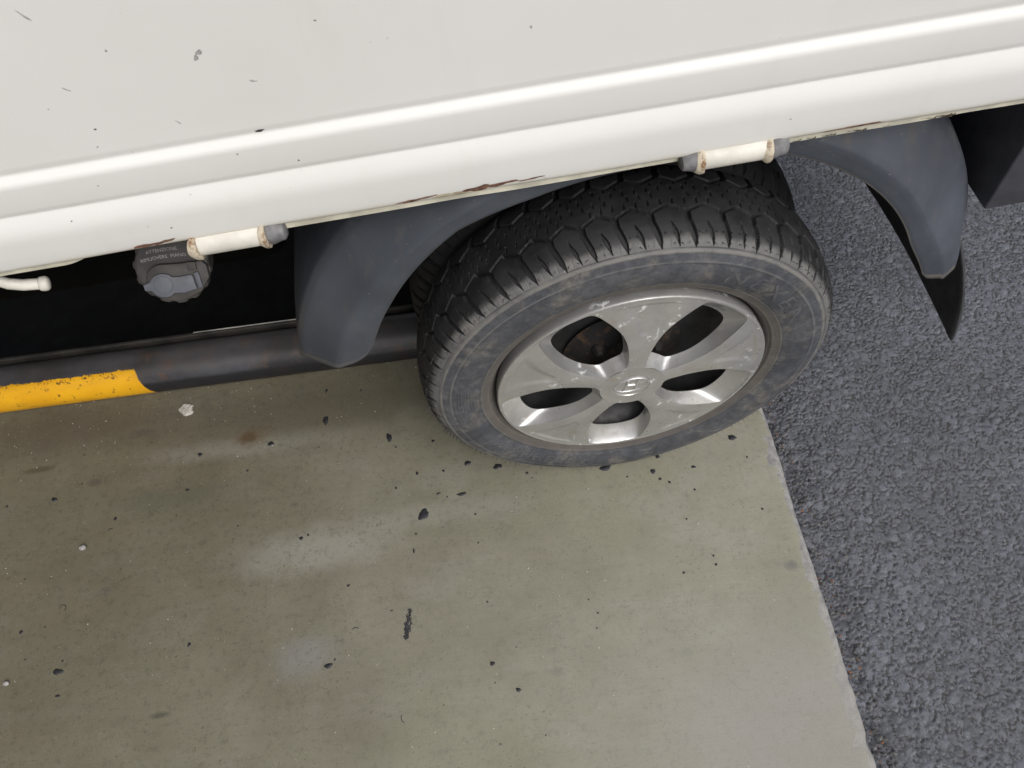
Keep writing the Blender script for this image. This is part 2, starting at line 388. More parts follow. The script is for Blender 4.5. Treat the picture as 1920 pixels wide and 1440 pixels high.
def pipe(u0, u1, r, name='pipe'):
    n = 160; us = np.linspace(u0, u1, n); a = np.linspace(0, 2*np.pi, 48, endpoint=False)
    A, Uu = np.meshgrid(a, us); rr = r+(vnoise(Uu*1.0, A*.1, .05)-.5)*.0008
    rr = rr-.0025*np.exp(-((A-1.75)/.35)**2)                     # top flattened by wear
    V = np.stack([Uu, rr*np.cos(A), rr*np.sin(A)], -1).reshape(-1, 3)
    Q = grid_quads(n, 48, False, True, flip=True)
    me = quadmesh(name, V, Q); bm = bmesh.new(); bm.from_mesh(me); bm.verts.ensure_lookup_table()
    bm.faces.new([bm.verts[k] for k in range(48)]); bm.faces.new([bm.verts[(n-1)*48+k] for k in reversed(range(48))])
    return bmobj(name, bm, MR, rail, True, 50)
pipe(-1.518, -.535, RP); pipe(-4.2, -1.5225, RP-.0012)
MSTRIP = simple('strip_steel', (.055, .051, .047), .55, .3, .35, 18, .3, 200)
bm = bmesh.new(); box(bm, -4.2, -.535, .0500, .0570, -RP+.001, .0300, .0012); bmobj('backing_strip', bm, MSTRIP, rail)
bm = bmesh.new(); box(bm, -1.10, -.86, .0555, .0580, .0302, .0310, .0003)  # added pale strip, paints the bright line of light above the rail
bmobj('light_line', bm, simple('light_line', (.55, .54, .50), .45, .3, .5, 9, .3, 200), rail)
MWELD = simple('weld', (.10, .05, .022), .75, 0, .5, 120, .6, 300)
V, F = tube([(-1.5203+.0006*math.sin(k), .0452*math.cos(a), .0452*math.sin(a)) for k, a in enumerate(np.linspace(.3, 3.2, 30))], [.0022+.0009*random.random() for _ in range(30)], 8)
link('weld_seam', mesh('weld_seam', V, F), MWELD, rail)

# ================================================================== TRUCK
truck = bpy.data.objects.new('pickup_truck', None); C.objects.link(truck); truck.location = (0, 0, -.0143)
tag(truck, 'white flatbed pickup truck with silver hubcap wheel parked over the pit', 'truck')

# ---- paint
def mat_white():
    m = M('white_paint')
    d = m.ramp(m.noise(2.2, 5, .6), .35, .75); x = m.xyz()
    col = m.mix(m.mul(d, .5), (.720, .719, .703), (.662, .657, .632))
    col = m.mix(m.ramp(m.noise(1, 5, .6, m.map(scale=(30, 30, 2.2))), .55, .78, 0, .22), col, (.62, .605, .57))
    col = m.mix(m.mul(m.ramp(m.noise(130, 3), .735, .77), .35), col, (.34, .32, .30))
    col = m.mix(m.mul(m.ramp(x['Z'], .757, .742), m.ramp(m.noise(14, 4), .25, .65)), col, (.60, .56, .44))
    m.set(col=col, rough=m.ramp(m.noise(7, 4), .3, .7, .42, .60), spec=.30, normal=m.bump(m.noise(3.5, 4), .40, .005, m.bump(m.noise(600, 2), .06, .0005)))
    return m.m
MW = mat_white()
XF, XR = -2.3, .82
def panel():
    # outer skin profile (y,z): two pressed steps above a hemmed bottom edge
    P = [(.040, 1.42), (.015, 1.42), (.0132, 1.40), (.0124, .8640), (.0127, .8605), (.0136, .8575), (.0140, .8556), (.0137, .8542), (.0126, .8528), (.0092, .8495), (.0080, .8478), (.0074, .8455),
         (.0073, .8430), (.0088, .8180), (.0094, .8145), (.0104, .8122), (.0107, .8108), (.0104, .8096), (.0092, .8074), (.0060, .7995), (.0045, .7945), (.0037, .7900), (.0034, .7850),
         (.0035, .7800), (.0052, .7530), (.0062, .7480), (.0084, .7452), (.0106, .7446), (.0118, .7460), (.0120, .7600), (.040, .7700)]
    # finer interpolation for soft creases
    P = np.array(P); pts = []
    for a, b in zip(P[:-1], P[1:]):
        n = 2 if np.hypot(*(b-a)) > .004 else 1
        for k in range(n): pts.append(a+(b-a)*k/n)
    xs = np.concatenate([np.linspace(XF, -1, 20), np.linspace(-.98, .6, 260), np.linspace(.62, XR, 8)])
    V = []
    for x in xs:
        wv = (vnoise(x, 0, .30)-.5)*.0016+(vnoise(x, 4, .09)-.5)*.0005
        for (y, z) in pts:
            e = max(0, min(1, (.775-z)/.03))
            V.append((x, y+wv*(1 if y < .035 else 0), z+e*(vnoise(x, 8, .12)-.5)*.0020))
    me = quadmesh('side_panel', np.array(V), grid_quads(len(xs), len(pts), False, True, flip=True))
    return link('side_panel', me, MW, truck, True, 60)
skin = panel()
# inner hem flange below the skin, cut away round the filler
MHEM = simple('hem_paint', (.60, .575, .47), .5, 0, .18, 30, .2, 300)
def hem():
    xs = np.concatenate([np.linspace(XF, -.8, 12), np.linspace(-.79, XR, 240)]); V = []
    for x in xs:
        zb = .7335
        cut = sstep(-.615, -.535, x)*sstep(-.395, -.42, x); zb += .025*cut
        zb += (vnoise(x, 2, .06)-.5)*.0014
        for (y, z) in ((.0132, .764), (.0135, zb+.001), (.0145, zb), (.0170, zb), (.0180, zb+.001), (.0185, .764)): V.append((x, y, z))
    me = quadmesh('hem_flange', np.array(V), grid_quads(len(xs), 6, flip=True)); return link('hem_flange', me, MHEM, truck, True, 40)
hem()

# bed, chassis and running gear hidden in the dark
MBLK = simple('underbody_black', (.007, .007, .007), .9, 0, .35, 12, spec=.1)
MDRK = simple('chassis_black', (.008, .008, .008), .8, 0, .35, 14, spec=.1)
def part(name, boxes, mat, bev=.004, parent=truck):
    bm = bmesh.new()
    for b in boxes: box(bm, *b, bev)
    return bmobj(name, bm, mat, parent)
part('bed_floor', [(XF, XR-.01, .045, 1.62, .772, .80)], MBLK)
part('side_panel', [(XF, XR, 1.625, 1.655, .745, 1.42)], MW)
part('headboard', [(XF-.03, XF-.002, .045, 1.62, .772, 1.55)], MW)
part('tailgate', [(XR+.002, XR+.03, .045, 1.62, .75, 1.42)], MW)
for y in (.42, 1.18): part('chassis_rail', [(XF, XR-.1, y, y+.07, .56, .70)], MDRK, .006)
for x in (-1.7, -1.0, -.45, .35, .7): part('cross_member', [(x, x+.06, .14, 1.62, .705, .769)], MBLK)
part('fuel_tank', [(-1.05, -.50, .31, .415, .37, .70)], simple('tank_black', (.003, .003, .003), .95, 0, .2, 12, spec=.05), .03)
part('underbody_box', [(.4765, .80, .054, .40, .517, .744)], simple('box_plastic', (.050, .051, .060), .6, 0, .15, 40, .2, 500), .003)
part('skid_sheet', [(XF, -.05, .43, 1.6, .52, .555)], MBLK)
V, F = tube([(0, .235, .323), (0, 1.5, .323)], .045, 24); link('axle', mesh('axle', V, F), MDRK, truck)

# ---- mudguards
def mat_guard():
    m = M('guard_plastic'); x = m.xyz()
    col = m.mix(m.ramp(m.noise(7, 5, .6), .3, .72), (.045, .052, .064), (.070, .080, .098))
    col = m.mix(m.mul(m.ramp(m.noise(1, 5, .65, m.map(scale=(34, 34, 5))), .56, .74), .5), col, (.115, .105, .095))
    dust = m.mul(m.ramp(m.noise(16, 6, .7), .60, .74), .4); col = m.mix(dust, col, (.16, .155, .15))
    col = m.mix(m.ramp(m.noise(210, 3), .69, .74, 0, .6), col, (.22, .20, .17))
    rear = m.ramp(x['X'], .05, .25)
    col = m.mix(m.mul(m.mul(m.ramp(m.add(m.attr('lip'), m.mul(m.noise(45, 5, .7), .9)), .75, 1.1), m.ramp(rear, 0, 1, .35, .8)), .85), col, (.155, .138, .118))
    mudr = m.mul(m.mul(m.ramp(m.noise(26, 6, .72, m.map(scale=(1.6, 1, .5))), .52, .62), rear), m.ramp(x['Z'], .60, .70))
    col = m.mix(m.mul(mudr, .6), col, (.095, .078, .064))
    m.set(col=col, rough=m.ramp(m.noise(20, 4), .3, .7, .42, .62), spec=.45, normal=m.bump(m.noise(900, 3), .12, .0005, m.bump(m.noise(9, 3), .25, .002)))
    return m.m
MG = mat_guard(); WC = np.array([0, 0, .323])
MMUD = simple('dried_mud', (.13, .108, .085), .9, 0, .4, 60, .7, 300, .001)
def guard(name, cs, a0, aend, label, na=120, zmax=.7415):
    """cs: list of (y, r or r(a)) across the sheet, aend: end angle per column"""
    m = len(cs); k = 5; t = np.linspace(0, 1, na)
    ff = np.linspace(0, m-1, (m-1)*k+1); ae = np.interp(ff, np.arange(m), aend)
    for _ in range(14): ae[1:-1] = .25*ae[:-2]+.5*ae[1:-1]+.25*ae[2:]
    val = lambda r, a: r(a) if callable(r) else r
    Vf = np.zeros((na, len(ff), 3))
    for c, f in enumerate(ff):
        j = min(int(f), m-2); q = f-j; ad = a0+(ae[c]-a0)*t; a = np.radians(ad)
        rr = np.array([val(cs[j][1], z)*(1-q)+val(cs[j+1][1], z)*q for z in ad])
        Vf[:, c, 0] = rr*np.cos(a); Vf[:, c, 1] = cs[j][0]*(1-q)+cs[j+1][0]*q; Vf[:, c, 2] = np.minimum(.323+rr*np.sin(a), zmax)
    Vf[:, 1:-1] = .2*Vf[:, :-2]+.6*Vf[:, 1:-1]+.2*Vf[:, 2:]      # soften the folds
    mm = Vf.shape[1]
    me = quadmesh(name, Vf.reshape(-1, 3), grid_quads(na, mm))
    ed = np.zeros(Vf.shape[:2], np.float32); ed[:, :4] = (1., .8, .45, .15); ed[-3:, :] = np.maximum(ed[-3:, :], .6)
    at = me.attributes.new('lip', 'FLOAT', 'POINT'); at.data.foreach_set('value', ed.ravel())
    o = link(name, me, MG, truck, True); o['label'] = label
    s = o.modifiers.new('thickness', 'SOLIDIFY'); s.thickness = .003; s.offset = 0
    return o, Vf
rif = lambda a: float(np.interp(a, [92, 108, 114, 121, 134, 142, 154, 160, 165], [.396, .397, .401, .406, .397, .391, .385, .386, .392]))
gf, _ = guard('mudguard', [(.0310, rif), (.0290, lambda a: rif(a)+.004), (.0280, lambda a: rif(a)+.016), (.0275, .426), (.047, .447), (.068, .470), (.080, .477), (.105, .4795), (.16, .482), (.27, .482)],
              92, [155.5, 159, 161.5, 163.2, 165.0, 166.8, 168.3, 169.5, 170, 170], 'smooth dark grey mudguard in front of the wheel')
rin = lambda a: .413+.022*float(sstep(28, 8, a)); rfo = lambda a: .438+.022*float(sstep(32, 10, a)); rmd = lambda a: .468+.022*float(sstep(32, 10, a))
gr, _ = guard('mudguard', [(.0300, rin), (.0285, lambda a: rin(a)+.005), (.0272, lambda a: rfo(a)-.006), (.0275, rfo), (.050, rmd), (.070, .496), (.085, .507), (.11, .511), (.17, .512), (.36, .512)],
              88, [14.5, 12.5, 12, 11.5, 9, 7, 5.5, 4.5, 4, 4], 'mud-stained dark grey mudguard behind the wheel')
# rubber flap hanging from the rear guard
def flap():
    n, m = 40, 30; V = []
    for i in range(n):
        t = i/(n-1)
        for j in range(m):
            s = j/(m-1); y0 = .070*(1-t)**1.25; y = y0+(.36-y0)*s
            a = rad(13-18.0*t+1.2*math.sin(s*3)*t); r = .500+.006*math.sin(t*2.2)+.006*t
            V.append((r*math.cos(a), y, .323+r*math.sin(a)))
    o = link('mud_flap', quadmesh('mud_flap', np.array(V), grid_quads(n, m)), simple('flap_rubber', (.03, .031, .034), .7, 0, .3, 30), truck)
    s = o.modifiers.new('thickness', 'SOLIDIFY'); s.thickness = .004; s.offset = 0
flap()

# ---- hinges
MTUBE = simple('hinge_paint', (.63, .612, .55), .5, 0, .10, 40, .12, 300)
MWASH = M('rusty_washer'); _f = MWASH.ramp(MWASH.noise(110, 5, .7), .46, .64)
MWASH.set(col=MWASH.mix(_f, (.56, .50, .39), (.22, .125, .060)), rough=.7, normal=MWASH.bump(MWASH.noise(500, 4), .5, .0006)); MWASH = MWASH.m
MPLUG = simple('plug_grey', (.165, .162, .168), .6, 0, .35, 70, .4, 300)
def hinge(x0, x1, y, z, r, first_plug):
    V, F = tube([(x0, y, z), (x0+.002, y, z), (x1-.002, y, z), (x1, y, z)], [r*.97, r, r, r*.97], 32)
    h = link('hinge', mesh('hinge', V, F), MTUBE, truck, True, 40)
    def ring(xa, xb):
        n = 28; th = []
        V, F = tube([(xa, y+.0004, z-.001), (xa+.0008, y, z-.001), (xb-.0008, y, z-.001), (xb, y, z-.001)], [r*1.12, r*1.26, r*1.26, r*1.12], n)
        V = [Vector((v.x+random.uniform(-.0004, .0004), y+(v.y-y)*(1+random.uniform(-.03, .03)), z+(v.z-z)*(1+random.uniform(-.03, .03)))) for v in V]
        link('washer', mesh('washer', V, F), MWASH, h, True, 50)
    def plug(xa, s):
        V, F = tube([(xa, y, z), (xa+s*.004, y, z), (xa+s*.009, y, z), (xa+s*.0125, y, z-.0005), (xa+s*.0165, y, z-.001), (xa+s*.019, y, z-.001)], [r*.98, r*1.06, r*.95, r*.86, r*.78, r*.45], 28)
        link('end_plug', mesh('end_plug', V, F), MPLUG, h, True, 40)
    ring(x1+.0003, x1+.0040); plug(x1+.0045, 1)
    ring(x0-.0050, x0-.0003)
    if first_plug: plug(x0-.0055, -1)
    br = bmesh.new(); box(br, x0+.01, x1-.01, y+.004, y+.020, z+.002, .760, .001); bmobj('hinge_bracket', br, MTUBE, h)
hinge(-.4715, -.4045, .010, .7365, .0125, False)
hinge(.0560, .1230, .010, .7380, .0125, True)

# ---- tie-down hook
V, F = tube([(-.705, .030, .748), (-.704, .026, .735), (-.699, .024, .7215), (-.690, .0235, .7120), (-.678, .0245, .7055), (-.666, .0265, .7015), (-.662, .027, .7003)], .0062, 18)
hook = link('tie_down_hook', mesh('tie_down_hook', V, F), MTUBE, truck, True, 50)
V, F = tube([(-.6645, .0266, .7010), (-.6630, .0268, .7005), (-.6600, .0272, .6998), (-.6570, .0276, .6990), (-.6548, .0279, .6985), (-.6540, .0280, .6983)], [.0062, .0078, .0083, .0080, .0062, .0025], 18)
link('hook_tip', mesh('hook_tip', V, F), MTUBE, hook, True, 50)

# ---- fuel filler cap
def text_mesh(txt, size, extrude, spacing=1.0):
    cu = bpy.data.curves.new('lettering', 'FONT'); cu.body = txt; cu.size = size; cu.extrude = extrude; cu.align_x = 'CENTER'; cu.align_y = 'CENTER'
    cu.space_character = spacing; cu.resolution_u = 3
    o = bpy.data.objects.new('lettering', cu); C.objects.link(o)
    dg = bpy.context.evaluated_depsgraph_get(); me = bpy.data.meshes.new_from_object(o.evaluated_get(dg))
    bpy.data.objects.remove(o); me.name = 'lettering'; return me
MCAP = simple('cap_plastic', (.044, .041, .038), .62, 0, .30, 40, .3, 300)
MFLAP = simple('flap_plastic', (.088, .094, .112), .55, 0, .12, 60, .2, 400)
MPRINT = simple('cap_print', (.30, .29, .28), .6, 0, .2, 200)
def fuel_cap():
    capM = Matrix.Translation((-.5455, .066, .6510)) @ Matrix.Rotation(rad(-36), 4, 'X') @ Matrix.Rotation(rad(6), 4, 'Z') @ Matrix.Rotation(rad(-4), 4, 'Y')
    # local: X right, Z up the face, -Y out of the face
    prof = [(.055, .0), (.055, .036), (.018, .036), (.016, .0415), (.004, .0425), (.000, .0415), (-.0012, .0395), (-.0014, .036), (-.0014, .0001)]
    seg = 96; V, Q = lathe_y(prof, seg); V = V.copy()
    r = np.hypot(V[:, 0], V[:, 2]); a = np.arctan2(V[:, 2], V[:, 0]); rim = (r > .0405)
    k = 1+.022*np.sign(np.sin(a*14))*rim*(V[:, 1] < .017)
    V[:, 0] *= k; V[:, 2] *= k
    cap = link('fuel_cap', quadmesh('fuel_cap', V, Q[:, ::-1]), MCAP, truck, True, 40); cap.matrix_world = capM
    # raised grip: a broad bar with shoulders
    def prism(name, outline, y0, y1, mat, bev=.0012):
        bm = bmesh.new(); vs_ = [bm.verts.new((x, y0, z)) for x, z in outline]; f = bm.faces.new(vs_)
        g = bmesh.ops.extrude_face_region(bm, geom=[f]); vv = [e for e in g['geom'] if isinstance(e, bmesh.types.BMVert)]
        for v in vv: v.co.y = y1
        bmesh.ops.recalc_face_normals(bm, faces=bm.faces)
        es = [e for e in bm.edges if all(abs(v.co.y-y1) < 1e-6 for v in e.verts)]
        bmesh.ops.bevel(bm, geom=es, offset=bev, segments=2, profile=.5, affect='EDGES')
        return bmobj(name, bm, mat, cap, True, 40)
    grip = [(-.030+.0, -.004)]+[(-.012+.016*math.cos(q), -.003+.011*math.sin(q)) for q in np.linspace(math.pi*.95, math.pi*.35, 10)]+[(.012, .0035), (.036, .0005), (.040, -.006), (.038, -.020), (.024, -.034), (.0, -.0395), (-.020, -.033), (-.031, -.020)]
    prism('grip', grip, .002, -.0085, MCAP, .0018)
    hg = [(.0205, .0035), (.0300, .0015), (.0285, -.0075), (.0190, -.0065)]
    prism('hinge_lug', hg, -.007, -.0120, MCAP, .001)
    fl = [(-.0350, -.0165), (-.0345, -.0095), (-.0290, -.0088)]+[(-.0135+.0150*math.cos(q), -.0150+.0130*math.sin(q)) for q in np.linspace(math.pi*.82, math.pi*.16, 14)]+[(.0080, -.0105), (.0205, -.0115), (.0215, -.0125), (.0210, -.0290), (.0060, -.0300)]+[(-.0135+.0150*math.cos(q), -.0150-.0150*math.sin(q)) for q in np.linspace(math.pi*.30, math.pi*.92, 12)]
    prism('key_flap', fl, -.0080, -.0125, MFLAP, .001)
    prism('flap_hinge', [(.0235, -.0100), (.0290, -.0105), (.0280, -.0290), (.0225, -.0285)], -.0075, -.0120, MFLAP, .001)
    disc = [(-.0130+.0105*math.cos(q), -.0150+.0105*math.sin(q)) for q in np.linspace(0, 2*math.pi, 28, endpoint=False)]
    prism('keyhole_cover', disc, -.0120, -.0133, MFLAP, .0005)
    for txt, z, x, s in (('ATTENZIONE', .0225, -.0035, .0056), ('RIMUOVERE  PIANO', .0145, -.0045, .0056)):
        me = text_mesh(txt, s, .00015, 1.02)
        n = len(me.vertices); co = np.zeros(n*3); me.vertices.foreach_get('co', co); co = co.reshape(-1, 3)
        out = np.stack([co[:, 0]+x, -.0016-co[:, 2], co[:, 1]+z-.10*(co[:, 0])-4.0*co[:, 0]**2*.6], -1)
        me.vertices.foreach_set('co', out.ravel()); o = link('lettering', me, MPRINT, cap, False)
    # filler neck and mounting plate behind
    nk = link('filler_neck', mesh('filler_neck', *tube([(-.5455, .10, .625), (-.56, .16, .60), (-.60, .26, .56)], .030, 24)), MBLK, truck)
    bm = bmesh.new(); box(bm, -.600, -.470, .066, .070, .690, .760, .001); bmobj('filler_bracket', bm, simple('bracket_dusty', (.20, .19, .15), .7, 0, .3, 40), truck)
fuel_cap()

# ---- wheel
ZC = .3230; TR = .3118; NP = 44; ZG = ZC-.0143; TCY = .072
MSTEEL = simple('steel_wheel', (.022, .022, .024), .55, .2, .3, 30)
prof = [(.020, .196), (.030, .192), (.035, .180), (.034, .150), (.045, .120), (.045, .06), (.046, .0005)]
V, Q = lathe_y([(.150, .175), (.150, .196), (.020, .199), (.024, .190), (.045, .180), (.060, .165), (.072, .130), (.066, .100), (.060, .060), (.058, .001)], 96)
wheel = link('wheel', quadmesh('wheel', V, Q), MSTEEL, truck, True, 40); wheel.location = (0, 0, ZC)

def build_tyre():
    key = np.array([(.026, .1990), (.0170, .2040), (.0090, .2078), (.0052, .213), (.0020, .222), (-.0022, .236), (-.0045, .250), (-.0042, .264), (-.0015, .278), (.0012, .2845), (.0035, .2888),
                    (.0078, .2938), (.0130, .2985), (.0190, .3027), (.0260, .3060), (.0345, .3085), (.0460, .3102), (.0600, .3114), (.0720, .3118)])
    d = np.r_[0, np.cumsum(np.hypot(*np.diff(key, axis=0).T))]
    t1 = np.linspace(0, d[10], 64, endpoint=False); t2 = np.linspace(d[10], d[-1], 70)
    t = np.r_[t1, t2]; py = np.interp(t, d, key[:, 0]); pr = np.interp(t, d, key[:, 1])
    for _ in range(6):
        py[1:-1] = .25*py[:-2]+.5*py[1:-1]+.25*py[2:]; pr[1:-1] = .25*pr[:-2]+.5*pr[1:-1]+.25*pr[2:]
    a2 = np.arange(len(t)-2, 63, -1); a3 = np.arange(60, -1, -6)
    idx = np.r_[np.arange(len(t)), a2, a3]; mir = np.r_[np.zeros(len(t), bool), np.ones(len(a2)+len(a3), bool)]
    Y = np.where(mir, 2*TCY-py[idx], py[idx]); R = pr[idx]; M_ = len(Y)
    # profile normals
    ty = np.gradient(Y); tr = np.gradient(R); ln = np.hypot(ty, tr); ny, nr = -tr/ln, ty/ln
    N = NP*48; a = np.arange(N)*2*np.pi/N; p = np.arange(N)/48.0
    # slight pitch variation
    p = p+.10*np.sin(a*3+1)+.06*np.sin(a*7)
    P = p[:, None]; Yg = Y[None, :]; Rg = R[None, :]; S = t[idx][None, :]
    pitch = 2*np.pi*TR/NP
    fr = lambda q: q-np.floor(q)
    tri = lambda q: np.abs(fr(q)*2-1)*2-1             # +1 at integer, -1 at half
    depth = np.zeros((N, M_))
    def groove(dist, w, dep):
        return dep*(1-sstep(w*.5-.0006, w*.5+.0008, np.abs(dist)))
    for (yc, ph, sgn) in ((.0470, 0., 1), (.0970, .5, -1)):
        q0 = fr(P+ph)
        z = yc+.0056*sgn*tri(P+ph)
        wz = np.where(q0 < .5, .0030, .0052)
        depth = np.maximum(depth, .0060*(1-sstep(wz*.5-.0006, wz*.5+.0008, np.abs(Yg-z))))
        # cross grooves from the zigzag out over the shoulder
        q = P+ph+.5
        off = (Yg-yc)*sgn                              # negative = outboard
        bend = np.where(off < -.015, (off+.015)*7., 0)
        dd = (fr(q-bend+.5)-.5)*pitch
        wid = .0070*sstep(.2862, .2990, Rg)+.0003
        lim = sstep(-.004, -.006, off)
        depth = np.maximum(depth, lim*(.0062-.0026*sstep(.305, .290, Rg))*(1-sstep(wid*.5-.0006, wid*.5+.0006, np.abs(dd)))*sstep(.2866, .2885, Rg))
        dd = (fr(q-bend*1.15+1.0)-.5)*pitch; w2 = .0044*sstep(-.016, -.030, off)*sstep(.2890, .3000, Rg)+.0002
        lim = sstep(-.014, -.019, off)*sstep(.2888, .2905, Rg)
        depth = np.maximum(depth, lim*.0036*(1-sstep(w2*.5-.0004, w2*.5+.0006, np.abs(dd))))
    # fine ticks low on the shoulder
    dd = (fr(P*4+.3)-.5)*pitch/4
    depth = np.maximum(depth, .0005*(1-sstep(.0002, .0009, np.abs(dd)))*sstep(.2885, .2900, Rg)*sstep(.2985, .2965, Rg))
    # sipes in the centre band
    for (y0, y1, k, ph, sl_) in ((.0535, .0630, 3, .0, 6.), (.0650, .0735, 3, .5, -4.), (.0755, .0840, 3, .2, 6.), (.0855, .0925, 3, .7, -4.)):
        dd = (fr(P*k+ph+(Yg-y0)*sl_*k*.35)-.5)*pitch/k
        keep = (vnoise(np.floor(P*k+ph)*1.0, Yg*0+y0*99, 1.0) > .25)
        depth = np.maximum(depth, keep*.0024*(1-sstep(.0004, .0011, np.abs(dd)))*sstep(y0-.0005, y0+.001, Yg)*sstep(y1+.0005, y1-.001, Yg))
    # wall relief (positive = raised): rings, wear ribs
    A = a[:, None]; side = (~mir)[None, :]
    ring = lambda r0, w, h: h*np.exp(-((Rg-r0)/w)**2)
    up_ = side*(ring(.2838, .0011, .0011)-ring(.2868, .0009, .0009)+ring(.2700, .0011, .0006)-ring(.2265, .0008, .0004)+ring(.2245, .0010, .0006)+ring(.2130, .0014, .0008)-ring(.2098, .0010, .0008))
    an = np.degrees(A)
    wr = sstep(163, 164.5, an)*sstep(181, 179.5, an)*sstep(.2345, .2355, Rg)*sstep(.2635, .2625, Rg)
    up_ = up_+side*wr*.0007*np.sin((Rg-.2345)*2*np.pi/.0048)
    dis = up_-depth
    Yf = Yg+ny[None, :]*dis; Rf = Rg+nr[None, :]*dis
    X = Rf*np.cos(A); Z = Rf*np.sin(A)
    Z = np.maximum(Z, -ZG+.0004)                        # contact patch
    Yf = Yf-.004*np.exp(-((Z+ZG)/.05)**2)*sstep(.03, -.005, Yg)*np.exp(-(X/.16)**2)    # wall bulges above the contact
    V = np.stack([X, np.broadcast_to(Yf, X.shape), Z], -1).reshape(-1, 3)
    me = quadmesh('tyre', V, grid_quads(N, M_, True, False, flip=True))
    at = me.attributes.new('groove', 'FLOAT', 'POINT'); at.data.foreach_set('value', np.clip(depth/.003, 0, 1).ravel().astype(np.float32))
    return me

def mat_tyre():
    m = M('tyre_rubber'); x = m.xyz()
    r = m.math('SQRT', m.add(m.mul(x['X'], x['X']), m.mul(x['Z'], x['Z'])))
    n1 = m.noise(28, 6, .65); n2 = m.noise(9, 4, .6)
    col = m.mix(m.ramp(n1, .3, .7), (.011, .011, .012), (.020, .020, .022))            # tread
    wall = m.mix(m.ramp(n2, .3, .7), (.052, .056, .066), (.098, .102, .112))
    wall = m.mix(m.mul(m.ramp(m.noise(16, 6, .72), .50, .64), .70), wall, (.170, .160, .142))
    wall = m.mix(m.mul(m.ramp(m.noise(60, 5, .7, m.map(loc=(2, 2, 2))), .60, .70), .40), wall, (.18, .168, .145))
    wall = m.mix(m.mul(m.ramp(m.noise(75, 5, .7), .58, .42), .45), wall, (.03, .032, .038))
    scf = m.mul(m.ramp(m.noise(1, 4, .6, m.map(scale=(26, 26, 160), rot=(0, .5, 0))), .60, .66), m.ramp(m.noise(12, 3, .5, m.map(loc=(3, 9, 1))), .48, .58))
    wall = m.mix(m.mul(scf, .6), wall, (.21, .205, .19))
    bead = m.ramp(m.add(r, m.mul(n1, .004)), .2275, .2245)
    wall = m.mix(m.mul(bead, .65), wall, m.mix(n1, (.075, .066, .056), (.15, .13, .11)))
    onwall = m.ramp(m.add(r, m.mul(n2, .010)), .3040, .2985)
    onside = m.ramp(x['Y'], .040, .028)
    col = m.mix(m.mul(m.mul(onwall, onside), m.ramp(m.attr('groove'), .6, .2)), col, wall)
    # pale dust on the shoulder
    b = m.mul(m.ramp(m.add(r, m.mul(n1, .004)), .2835, .2870), m.ramp(m.add(r, m.mul(m.noise(34, 5, .65), .012)), .3075, .3000))
    dst = m.mul(m.mul(b, onside), m.ramp(n1, .22, .60, .35, 1.))
    dst = m.mul(dst, m.ramp(m.noise(90, 4, .6), .25, .6, .5, 1.))
    dst = m.mul(dst, m.ramp(m.attr('groove'), .5, .12))
    col = m.mix(m.mul(dst, .68), col, m.mix(n2, (.20, .195, .18), (.155, .152, .148)))
    for (r0, w0, k0, c0) in ((.2700, .0012, .5, (.19, .185, .175)), (.2668, .0010, .45, (.03, .032, .036)), (.2245, .0011, .6, (.16, .145, .125)), (.2268, .0008, .5, (.03, .03, .032)), (.2130, .0016, .5, (.14, .125, .105)), (.2880, .0011, .7, (.035, .035, .035))):
        ln = m.mul(m.ramp(m.math('ABSOLUTE', m.add(r, -r0)), w0*1.4, w0*.5), onside)
        col = m.mix(m.mul(ln, m.ramp(m.noise(19, 4, .6, m.map(loc=(r0*99, 0, 0))), .35, .6, .1, k0)), col, c0)
    line = m.mul(m.ramp(m.math('ABSOLUTE', m.add(r, -.2838)), .0026, .0010), onside)
    col = m.mix(m.mul(line, m.ramp(n1, .3, .6, .1, .6)), col, (.20, .192, .175))
    m.set(col=col, rough=m.ramp(n1, .3, .7, .55, .78), spec=.4, normal=m.bump(m.add(m.noise(260, 5, .65), m.mul(n1, .5)), .22, .0008))
    return m.m
MT = mat_tyre()
tyre = link('tyre', build_tyre(), MT, wheel, True, 50)

def wall_y(r):
    return np.interp(r, [.222, .236, .250, .264, .278], [.0020, -.0022, -.0045, -.0042, -.0015])
MLET = M('raised_rubber'); MLET.set(col=MLET.mix(MLET.ramp(MLET.noise(60, 5), .35, .65), (.062, .065, .074), (.105, .106, .110)), rough=.65); MLET = MLET.m
def wall_text(txt, size, rm, amid, spacing, sx=1.):
    me = text_mesh(txt, size, .0006, spacing); n = len(me.vertices)
    co = np.zeros(n*3); me.vertices.foreach_get('co', co); co = co.reshape(-1, 3)
    r = rm+co[:, 1]+.0; a = rad(amid)-co[:, 0]*sx/rm
    out = np.stack([r*np.cos(a), wall_y(r)-.0002-(co[:, 2] > 0)*.0005, r*np.sin(a)], -1)
    me.vertices.foreach_set('co', out.ravel()); link('sidewall_lettering', me, MLET, wheel, False)
wall_text('NEXEN', .034, .2480, 43, 1.30, 1.40)
wall_text('ROADIAN CT8', .028, .2475, -128, 1.02, 1.0)

